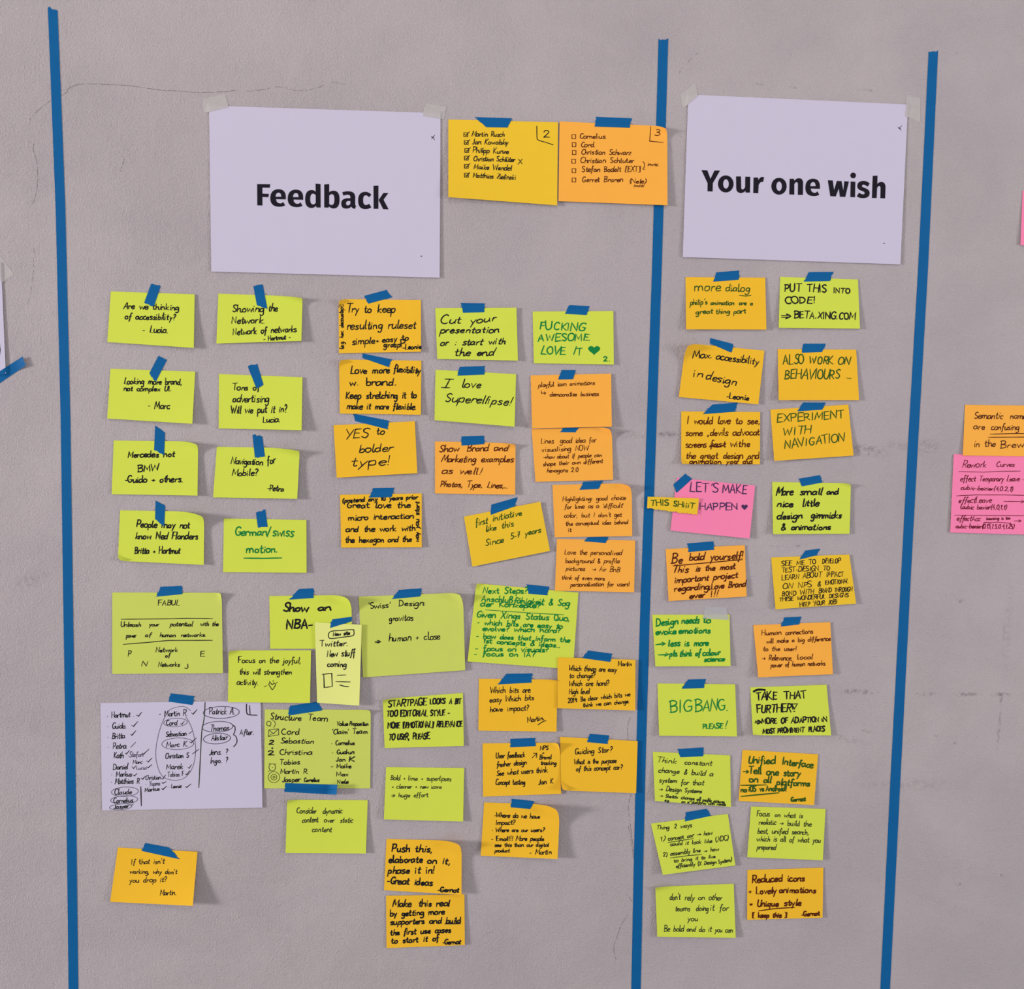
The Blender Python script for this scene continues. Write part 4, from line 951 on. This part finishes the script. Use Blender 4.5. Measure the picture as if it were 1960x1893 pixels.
tape('blue tape on the PUT THIS INTO CODE note', ZK, (1388, 90, 1588, 88, 1562, 165, 1345, 170), ['code'])
wi('maxacc', 'amber', 'amber note reading Max accessibility in design, left edge bowed and corner curled', ZK, (360, 682, 1015, 745, 965, 1193, 302, 1132),
   [('Max.', 415, 808, 578, 806, 35), ('accessibility', 610, 818, 960, 862, 33), ('in', 418, 962, 497, 968, 36), ('design', 522, 982, 775, 1035, 40), ('-Leonie', 695, 1142, 887, 1160, 27)], pen=2.2, lift=(4, .6, 4, 3), curl=[('tl', 160, 190, 1.35)])
tape('blue tape on the Max accessibility note', ZK, (565, 640, 757, 690, 742, 763, 560, 685), ['maxacc'])
wi('behav', 'amber', 'amber note with green capitals ALSO WORK ON BEHAVIOURS', ZK, (1127, 732, 1780, 738, 1805, 1158, 1135, 1158),
   [('ALSO', 1170, 860, 1338, 852, 39), ('WORK', 1385, 850, 1580, 860, 33), ('ON', 1625, 858, 1722, 858, 32), ('BEHAVIOURS …', 1180, 980, 1742, 978, 40)], ink='G', pen=2.3, lift=(0, 1, 4, 7), jit=1.2)
tape('blue tape on the ALSO WORK ON note', ZK, (1340, 687, 1525, 687, 1500, 757, 1328, 763), ['behav'])
wi('devils', 'amber', 'amber note filled with brown writing starting I would love to see', ZK, (322, 1252, 980, 1257, 978, 1693, 322, 1690),
   [('I would love to see,', 370, 1356, 975, 1356, 34), ('some „devils advocat', 358, 1456, 976, 1450, 33), ('screens', 360, 1556, 528, 1550, 33), ('fast', 562, 1550, 690, 1548, 33), ('withe', 730, 1548, 892, 1545, 34), ('the great design and', 360, 1645, 970, 1648, 32), ('animation you did', 390, 1690, 915, 1688, 25)],
   ink='b', pen=2.1, lift=(0, 1, 2, 5), curl=[('bl', 50, 80, 1.1)], extra=[('crossing_out', '555,1548 600,1530 640,1545 690,1525|560,1535 620,1550 680,1532', {'ink': 'b', 'pen': 2.2})])
tape('blue tape with a pointed left end on the I would love to see note', ZK, (580, 1195, 793, 1178, 770, 1255, 500, 1275), ['devils'])
wi('exper', 'amber', 'amber note with green capitals EXPERIMENT WITH NAVIGATION', ZK, (1065, 1237, 1715, 1195, 1758, 1620, 1098, 1665),
   [('EXPERIMENT', 1118, 1342, 1678, 1306, 33), ('WITH', 1168, 1452, 1402, 1436, 36), ('NAVIGATION', 1180, 1562, 1682, 1500, 36)], ink='G', pen=2.2, lift=(0, 1, 4, 7), jit=1.2)
tape('blue tape on the EXPERIMENT WITH NAVIGATION note', ZK, (1335, 1178, 1525, 1178, 1500, 1237, 1290, 1252), ['exper'])
wi('happen', 'pink', 'pink note with thin navy capitals LET\'S MAKE and HAPPEN and a heart', ZL, (285, 150, 938, 215, 892, 657, 232, 590),
   [("LET'S", 390, 262, 625, 275, 40), ('MAKE', 662, 275, 866, 283, 38), ('HAPPEN', 472, 417, 790, 417, 30)], ink='n', pen=2.2, lift=(0, .8, 5, 3), hearts=[(849, 393, 54, 48)], slant=.02, jit=.7)
wi('strip', 'yellow', 'narrow torn yellow paper strip lettered in green, stuck across the pink note', ZL, (42, 308, 470, 322, 455, 458, 37, 402),
   [('THIS', 65, 383, 217, 382, 25), ('SHiiiT', 252, 386, 430, 406, 26)], ink='G', pen=2.4, lift=(.5, .5, 1, 1.5), base=.0042, slant=.0, jit=.8, rag=.05, name='paper_strip')
tape('blue tape set diagonally on the corner of the pink LET\'S MAKE note', ZL, (357, 115, 413, 160, 285, 275, 255, 207), ['happen'])
wi('gimm', 'lime', 'lime note with bold black writing More small and nice little design gimmicks', ZL, (1080, 185, 1737, 196, 1725, 617, 1088, 620),
   [('More', 1112, 297, 1253, 294, 36), ('small', 1310, 294, 1492, 292, 33), ('and', 1532, 288, 1630, 288, 27), ('nice', 1118, 392, 1252, 392, 31), ('little', 1330, 388, 1467, 388, 34), ('design', 1118, 497, 1332, 488, 32), ('gimmicks', 1402, 488, 1652, 484, 32), ('& animations', 1155, 586, 1562, 582, 29)],
   pen=2.8, lift=(0, 2.5, 3.5, 6), curl=[('tr', 130, 60, 1.3)], slant=.22)
tape('blue tape on the design gimmicks note', ZL, (1300, 158, 1482, 127, 1498, 190, 1328, 222), ['gimm'])
wi('bold', 'orange', 'orange note headed Be bold yourself, underlined in brown', ZL, (192, 745, 852, 712, 867, 1140, 217, 1178),
   [('Be', 240, 864, 330, 860, 42), ('bold', 387, 838, 512, 834, 32), ('yourself!', 560, 838, 835, 826, 36), ('This', 245, 938, 382, 938, 32), ('is the most', 440, 930, 772, 910, 28), ('important', 265, 1028, 545, 1004, 29), ('project', 585, 1000, 793, 982, 30), ('regarding', 262, 1098, 548, 1078, 29), ("„Love Brand", 550, 1080, 858, 1056, 29), ('ever !!!', 388, 1158, 628, 1136, 28)],
   ink='b', pen=2.5, lift=(0, 1.5, 4, 4), slant=.25, extra=[('underline', '/252,885 540,858 832,832', {'ink': 'b', 'pen': 2.0})])
tape('blue tape on the Be bold yourself note', ZL, (372, 697, 590, 680, 600, 750, 383, 770), ['bold'])
wi('seeme', 'yellow', 'yellow note crammed with thin capitals starting SEE ME TO DEVELOP', ZL, (1072, 815, 1723, 790, 1780, 1200, 1108, 1247),
   [('SEE ME TO', 1155, 886, 1442, 868, 21), ('DEVELOP', 1497, 862, 1645, 862, 21), ('TEST-DESIGN TO', 1160, 938, 1560, 920, 21), ('LEARN ABOUT', 1160, 1005, 1490, 975, 22), ('IMPACT', 1532, 975, 1672, 972, 21), ('ON NPS &', 1165, 1075, 1485, 1055, 24), ('EMOTIONAL', 1522, 1040, 1713, 1025, 18), ('BOND WITH', 1160, 1137, 1425, 1115, 20), ('BRAND THROUGH', 1468, 1110, 1747, 1095, 19),
    ('THESE WONDERFUL DESIGNS', 1140, 1180, 1716, 1143, 17), ('HELP YOUR JOB!', 1310, 1226, 1622, 1198, 19)], pen=1.6, lift=(0, 2, 4, 6), jit=1.3)
tape('blue tape on the SEE ME TO DEVELOP note', ZL, (1355, 757, 1480, 740, 1455, 795, 1305, 833), ['seeme'])
wi('emotion', 'lime', 'lime note with thick green writing Design needs to evoke emotions', ZM, (90, 130, 815, 130, 825, 613, 120, 615),
   [('Design', 125, 236, 335, 216, 40), ('needs', 362, 210, 530, 210, 36), ('to', 565, 206, 637, 206, 36), ('evoke', 122, 318, 310, 312, 34), ('emotions', 335, 308, 632, 302, 35), ('→', 128, 432, 218, 424, 40), ('less is more', 238, 426, 613, 418, 35), ('→', 143, 530, 235, 524, 40), ('pls', 250, 524, 320, 518, 32), ('think of', 345, 522, 540, 515, 32), ('colour', 562, 514, 725, 506, 32), ('science', 575, 570, 767, 564, 26)],
   ink='g', pen=2.7, lift=(0, .5, 4, 7), slant=.15)
mtape('shiny clear tape piece on the Design needs to evoke emotions note', ZM, (592, 55, 782, 58, 808, 180, 565, 165), ['emotion'], mat=CLEAR, name='clear_tape')
wi('human', 'orange', 'orange note with thin brown writing starting Human connections', ZM, (1038, 228, 1760, 200, 1785, 688, 1085, 718),
   [('Human', 1115, 325, 1297, 316, 28), ('connections', 1340, 320, 1597, 305, 27), ('will make a big difference', 1160, 398, 1760, 372, 25), ('to the user!', 1128, 470, 1442, 468, 26), ('→ Relevance,', 1120, 556, 1400, 558, 28), ('local', 1450, 548, 1592, 545, 26), ('power of human networks', 1200, 622, 1713, 604, 25)], ink='b', pen=1.6, lift=(0, 1.5, 5, 8))
tape('blue tape on the Human connections note', ZM, (1330, 155, 1493, 148, 1465, 222, 1290, 242), ['human'])
wi('bang', 'lime', 'lime note with large green capitals BIG BANG', ZM, (140, 775, 868, 783, 885, 1272, 155, 1265),
   [('BIG', 255, 1045, 462, 1036, 58), ('BANG.', 492, 1036, 800, 1026, 56), ('PLEASE', 562, 1200, 748, 1196, 24), ('!', 765, 1200, 790, 1200, 36)], ink='g', pen=2.4, lift=(0, 2, 4, 6), slant=.08)
tape('blue tape on the BIG BANG note', ZM, (425, 738, 595, 732, 572, 818, 365, 825), ['bang'])
wi('take', 'lime', 'lime note with thick black capitals TAKE THAT FURTHER', ZM, (1010, 812, 1725, 787, 1768, 1262, 1035, 1262),
   [('TAKE', 1065, 932, 1262, 926, 39), ('THAT', 1325, 920, 1530, 914, 36), ('FURTHER', 1070, 1048, 1388, 1042, 38), ('!', 1398, 1040, 1438, 1036, 38), ('⇒', 1048, 1158, 1105, 1156, 40), ('MORE OF', 1115, 1152, 1358, 1146, 25), ('ADAPTION', 1392, 1146, 1652, 1134, 26), ('iN', 1680, 1132, 1726, 1128, 22), ('MOST', 1128, 1244, 1240, 1240, 22), ('PROMINENT', 1262, 1240, 1512, 1230, 24), ('PLACES', 1555, 1228, 1702, 1222, 24)],
   pen=2.8, lift=(0, 1.5, 4, 7), curl=[('bl', 260, 60, .9)], slant=.05, jit=1.2, extra=[('handwriting', '1040,852 1065,838 1100,832 1148,836', {'pen': 4.0}), ('handwriting', '/1395,968 1450,966 1422,1012 1395,968', {'pen': 2.4})])
wi('think', 'lime', 'lime note starting Think constant change, below the BIG BANG note', ZN, (93, 137, 793, 170, 800, 637, 112, 582),
   [('Think', 128, 228, 300, 243, 26), ('constant', 378, 250, 622, 264, 26), ('change & build a', 140, 322, 632, 358, 27), ('system', 150, 414, 308, 416, 26), ('for that', 345, 434, 552, 440, 27), ('→ Design', 150, 488, 350, 500, 24), ('Systems', 378, 502, 532, 510, 22), ('→ Sketch: change all', 155, 545, 522, 580, 17), ('profile pictures', 540, 585, 737, 604, 17), ('e.g.', 200, 585, 242, 590, 14), ('on a platform with words', 350, 600, 752, 626, 15)],
   ink='d', pen=1.7, lift=(0, .8, 3, 7), slant=.15)
tape('blue tape on the Think constant change note', ZN, (315, 112, 553, 97, 547, 178, 345, 187), ['think'])
wi('unif', 'amber', 'amber note with thick dark green writing Unified Interface', ZN, (905, 120, 1590, 160, 1553, 620, 870, 582),
   [('Unified', 955, 238, 1200, 248, 38), ('Interface', 1262, 252, 1540, 282, 36), ('→Tell', 912, 336, 1075, 336, 36), ('one story', 1120, 346, 1425, 360, 36), ('on all', 965, 410, 1165, 418, 34), ('platforms', 1210, 436, 1512, 450, 32), ('no', 888, 502, 940, 500, 26), ('iOS vs', 958, 496, 1095, 492, 28), ('Android!', 1115, 492, 1303, 492, 28), ('Gernot', 1342, 586, 1475, 582, 22)],
   ink='G', pen=2.8, lift=(0, .6, 3, 3), slant=.05, extra=[('underline', '/888,440 1120,437', {'ink': 'G', 'pen': 2.2}), ('underline', '/892,541 1050,525 1232,508', {'ink': 'G', 'pen': 2.4})])
wi('ways', 'lime', 'lime note tilted to the left listing Thing 2 ways', ZN, (75, 788, 772, 700, 840, 1167, 183, 1252),
   [('Thing', 125, 838, 240, 838, 20), ('2 ways', 285, 832, 442, 818, 25), ('1)', 158, 946, 202, 940, 20), ('concept car', 230, 942, 460, 908, 22), ('→', 492, 900, 530, 896, 22), ('how', 552, 894, 628, 884, 22), ('could it look like', 248, 990, 628, 958, 20), ('(XDC)', 660, 952, 775, 935, 22), ('2)', 185, 1086, 222, 1082, 20), ('assembly line', 250, 1078, 522, 1044, 22), ('→ how', 555, 1048, 688, 1032, 21), ('to bring it to live', 282, 1140, 657, 1096, 19), ('efficiently (X Design', 300, 1188, 665, 1150, 20), ('System)', 685, 1150, 805, 1130, 20)],
   ink='d', pen=1.6, lift=(0, .8, 4, 8), slant=.2, extra=[('underline', '/230,958 460,922', {'ink': 'd', 'pen': 1.5}), ('underline', '/250,1098 400,1078 535,1066', {'ink': 'd', 'pen': 1.5})])
tape('blue tape on the left-tilted Thing 2 ways note', ZN, (393, 685, 583, 652, 622, 717, 383, 768), ['ways'])
wi('focus', 'lime', 'lime note starting Focus on what is realistic, without tape', ZN, (983, 632, 1657, 655, 1632, 1120, 948, 1092),
   [('Focus', 1033, 720, 1150, 720, 29), ('on what is', 1195, 726, 1445, 736, 27), ('realistic', 1052, 795, 1205, 796, 28), ('→ build the', 1240, 800, 1528, 814, 29), ('best, unified search,', 1037, 876, 1502, 886, 29), ('which is all of what you', 1030, 945, 1610, 960, 29), ('prepared', 1033, 1020, 1203, 1024, 28)], ink='d', pen=1.6, lift=(1, .6, 5, 6))
wi('rely', 'lime', 'lime note starting don\'t rely on other teams, lowest of the wish notes', ZN, (115, 1360, 825, 1332, 843, 1823, 133, 1812),
   [("don't", 245, 1480, 340, 1478, 34), ('rely', 382, 1480, 465, 1482, 32), ('on', 502, 1478, 560, 1478, 26), ('other', 597, 1478, 717, 1482, 32), ('teams', 292, 1580, 430, 1578, 30), ('doing', 482, 1576, 595, 1576, 32), ('it for', 610, 1576, 773, 1574, 33), ('you', 403, 1668, 498, 1670, 30), ('Be bold', 193, 1766, 368, 1764, 30), ('and do it', 398, 1764, 622, 1768, 29), ('you can', 652, 1770, 814, 1774, 27)],
   ink='d', pen=1.6, lift=(3, .6, 5, 6), curl=[('tl', 260, 60, 1.2)])
wi('reduced', 'amber', 'amber note with thick dark writing Reduced icons and Unique style', ZN, (950, 1208, 1637, 1187, 1630, 1640, 947, 1660),
   [('Reduced', 990, 1322, 1265, 1312, 36), ('icons', 1310, 1310, 1462, 1308, 33), ('+ Lovely', 960, 1424, 1208, 1420, 35), ('animations', 1235, 1412, 1565, 1414, 33), ('= Unique', 970, 1538, 1227, 1536, 33), ('style', 1280, 1530, 1432, 1528, 31), ('[ keep this ]', 993, 1638, 1305, 1636, 25), ('-Gernot', 1437, 1626, 1602, 1618, 23)],
   ink='b', pen=2.7, lift=(0, .6, 3, 3), slant=.08, extra=[('underline', '/1050,1578 1200,1556 1378,1546', {'ink': 'b', 'pen': 2.0})])

# ---------------------------------------------------------------- papers cut by the frame
note('semantic', 'orange', 'orange note starting Semantic names, cut by the right edge of the photo', ZP, (677, 220, 1700, 232, 1690, 845, 650, 832),
     [('Semantic', 785, 385, 1130, 388, 46), ('names', 1215, 388, 1450, 390, 44), ('are', 775, 515, 905, 515, 44), ('confusing', 988, 520, 1322, 524, 44), ('in the', 783, 730, 1040, 720, 46), ('Brew', 1100, 740, 1385, 735, 46), ('chart', 1440, 735, 1620, 735, 44)],
     ink='b', pen=1.7, lift=(0, .6, 3, 3), slant=.2, group=RT, extra=[('underline', '/975,574 1250,566 1480,566', {'ink': 'b', 'pen': 1.6}), ('underline', '/957,612 1250,610 1480,608', {'ink': 'b', 'pen': 1.6})])
note('curves', 'pink', 'square pink note headed Rework Curves, cut by the right edge of the photo', ZP, (540, 815, 1500, 832, 1490, 1790, 498, 1762),
     [('Rework', 640, 975, 930, 975, 46), ('Curves', 1050, 968, 1270, 966, 36), ('effect', 615, 1145, 800, 1140, 40), ('Temporary Leave', 845, 1142, 1328, 1140, 38), ('cubic-bezier(4,0.2,1)', 620, 1240, 1252, 1262, 30), ('effectLeave', 595, 1402, 990, 1398, 40), ('(cubic bezier(4,0,1,1)', 617, 1475, 1175, 1482, 32),
      ('effectAcc', 575, 1620, 855, 1620, 36), ('bouncing is too', 930, 1608, 1215, 1602, 20), ('cubic-bezier(', 560, 1708, 890, 1712, 32), ('0.15,1.5,0.4,1.25)', 890, 1712, 1265, 1716, 30), ('→', 1268, 1648, 1350, 1648, 40)],
     ink='r', pen=1.5, lift=(0, .6, 2, 1.5), slant=.22, base=.0016, group=RT,
     extra=[('ruled_line', '/597,1026 900,1032 1120,1022 1342,1020', {'ink': 'r', 'pen': 1.3}), ('ruled_line', '/573,1318 800,1306 1120,1306 1420,1312', {'ink': 'r', 'pen': 1.3}), ('ruled_line', '/548,1552 900,1556 1420,1558', {'ink': 'r', 'pen': 1.3}),
            ('arrow', '/1140,1384 1380,1386|/1355,1368 1388,1386 1350,1404', {'ink': 'r', 'pen': 1.4}), ('brace', '/900,1650 905,1640 1070,1636 1228,1650 1232,1662', {'ink': 'r', 'pen': 1.3}), ('arrow', '/1365,1126 1430,1126', {'ink': 'r', 'pen': 1.2})])
note('edgepink', 'pink', 'sliver of a pink note at the upper right edge of the photo', (0, 0, 1), (1957.5, 365, 2110, 368, 2106, 472, 1953.5, 469), lift=(0, 1, 3, 3), group=RT)
note('edgesheet', 'white', 'white sheet cut by the left edge of the photo', ZQ, (-2800, 205, 12, 225, 72, 1600, -2780, 1610), lift=(0, .8, 2, 1), base=.0009, group='handwritten sheets', name='paper_sheet', cat='paper sheet',
     extra=[('printed_mark', '/-32,1235 -32,1375', {'pen': 11.5, 'ink': 'p'})])
mtape('masking tape on the corner of the white sheet at the left edge', ZQ, (-150, 0, 12, 140, 178, 362, 20, 470), ['edgesheet'])
tape('long blue tape end over the corner of the white sheet at the left edge', ZQ, (-330, 1780, 285, 1385, 320, 1500, -330, 1945), ['edgesheet'], peel=.004)

# ---------------------------------------------------------------- cracks and scratches in the plaster
CRK = ink_mat('crack_shadow', (0.235, 0.20, 0.205))
SCR = ink_mat('bare_plaster_scratch', (0.50, 0.46, 0.46))
def wall_line(name, fr, path, wid, mat, seed, wob=1.2, gap=0.0, label=None):
    ox, oy, sc = fr
    rnd = random.Random(seed)
    p = [(ox + x / sc, oy + y / sc) for (x, y) in parse(path)[0][1]]
    p = split_long(smooth_path(p, 6), 5.0)
    p = [(x + rnd.uniform(-wob, wob) * .5, y + rnd.uniform(-wob, wob) * .5) for (x, y) in p]
    V, F = [], []
    for i in range(len(p)):
        a, b = p[max(i - 1, 0)], p[min(i + 1, len(p) - 1)]
        tx, ty = b[0] - a[0], b[1] - a[1]; l = math.hypot(tx, ty) or 1
        w = wid * rnd.uniform(.35, 1.0) / 2
        V.append(at(p[i][0] - ty / l * w, p[i][1] + tx / l * w, .0002)); V.append(at(p[i][0] + ty / l * w, p[i][1] - tx / l * w, .0002))
    for i in range(len(p) - 1):
        if rnd.random() >= gap: F.append((2 * i, 2 * i + 1, 2 * i + 3, 2 * i + 2))
    o = link_mesh(name, V, F, mat, parent=wall, loc=(0, 0, 0))
    if label: o['label'] = label
Z3 = (0, 0, 2.8); Z4 = (1100, 0, 2.279)
wall_line('hairline_crack', Z3, '328,510 350,500 375,470 440,450 560,452 700,460 850,482 960,488 1060,495 1190,492 1265,484', 1.5, CRK, 1, .9, .05)
wall_line('hairline_crack', Z3, '1320,490 1420,478 1500,465 1600,486 1700,470 1775,440 1850,455', 1.2, CRK, 2, 1.2, .3)
wall_line('hairline_crack', Z3, '272,536 200,595 165,632 155,668', 1.0, CRK, 3, .9, .25)
wall_line('hairline_crack', Z3, '183,770 178,800 195,860 201,930 196,1020 178,1090', 1.2, CRK, 4, .8, .1)
wall_line('hairline_crack', Z3, '668,850 655,885 645,920', 1.0, CRK, 5, .8, .1)
wall_line('hairline_crack', ZJ, '1525,465 1500,560 1505,680', .9, CRK, 6, .9, .25)
wall_line('hairline_crack', ZJ, '1537,1200 1518,1260 1508,1330 1520,1440 1545,1640 1562,1790 1575,1860', 1.1, CRK, 7, .9, .15)
wall_line('hairline_crack', ZI, '1895,0 1915,120 1932,245', 1.0, CRK, 8, .9, .2)
wall_line('hairline_crack', ZI, '1895,645 1845,715 1815,800 1790,880 1808,975', 1.1, CRK, 9, 1.2, .15)
wall_line('hairline_crack', ZI, '1870,485 1900,520 1930,560', .9, CRK, 10, 1.2, .2)
wall_line('scratch', Z4, '537,230 500,265 465,302 450,328', 1.1, CRK, 11, 1.2, .3)
wall_line('hairline_crack', ZQ, '425,20 425,150 415,330 380,600 345,740', 1.0, CRK, 12, 1.5, .6)
wall_line('scratch', ZT, '1545,1085 1500,1150 1440,1240 1385,1345', 3.0, SCR, 13, 2.0, .1, 'pale scratch in the plaster')
wall_line('scratch', ZT, '282,975 262,1015 245,1065', 2.0, SCR, 14, 1.5, .15, 'pale scratch in the plaster')
wall_line('scratch', (1580, 1100, 2.387), '272,560 230,600 188,642', 2.2, SCR, 15, 1.2, .1, 'pale scratch in the plaster')
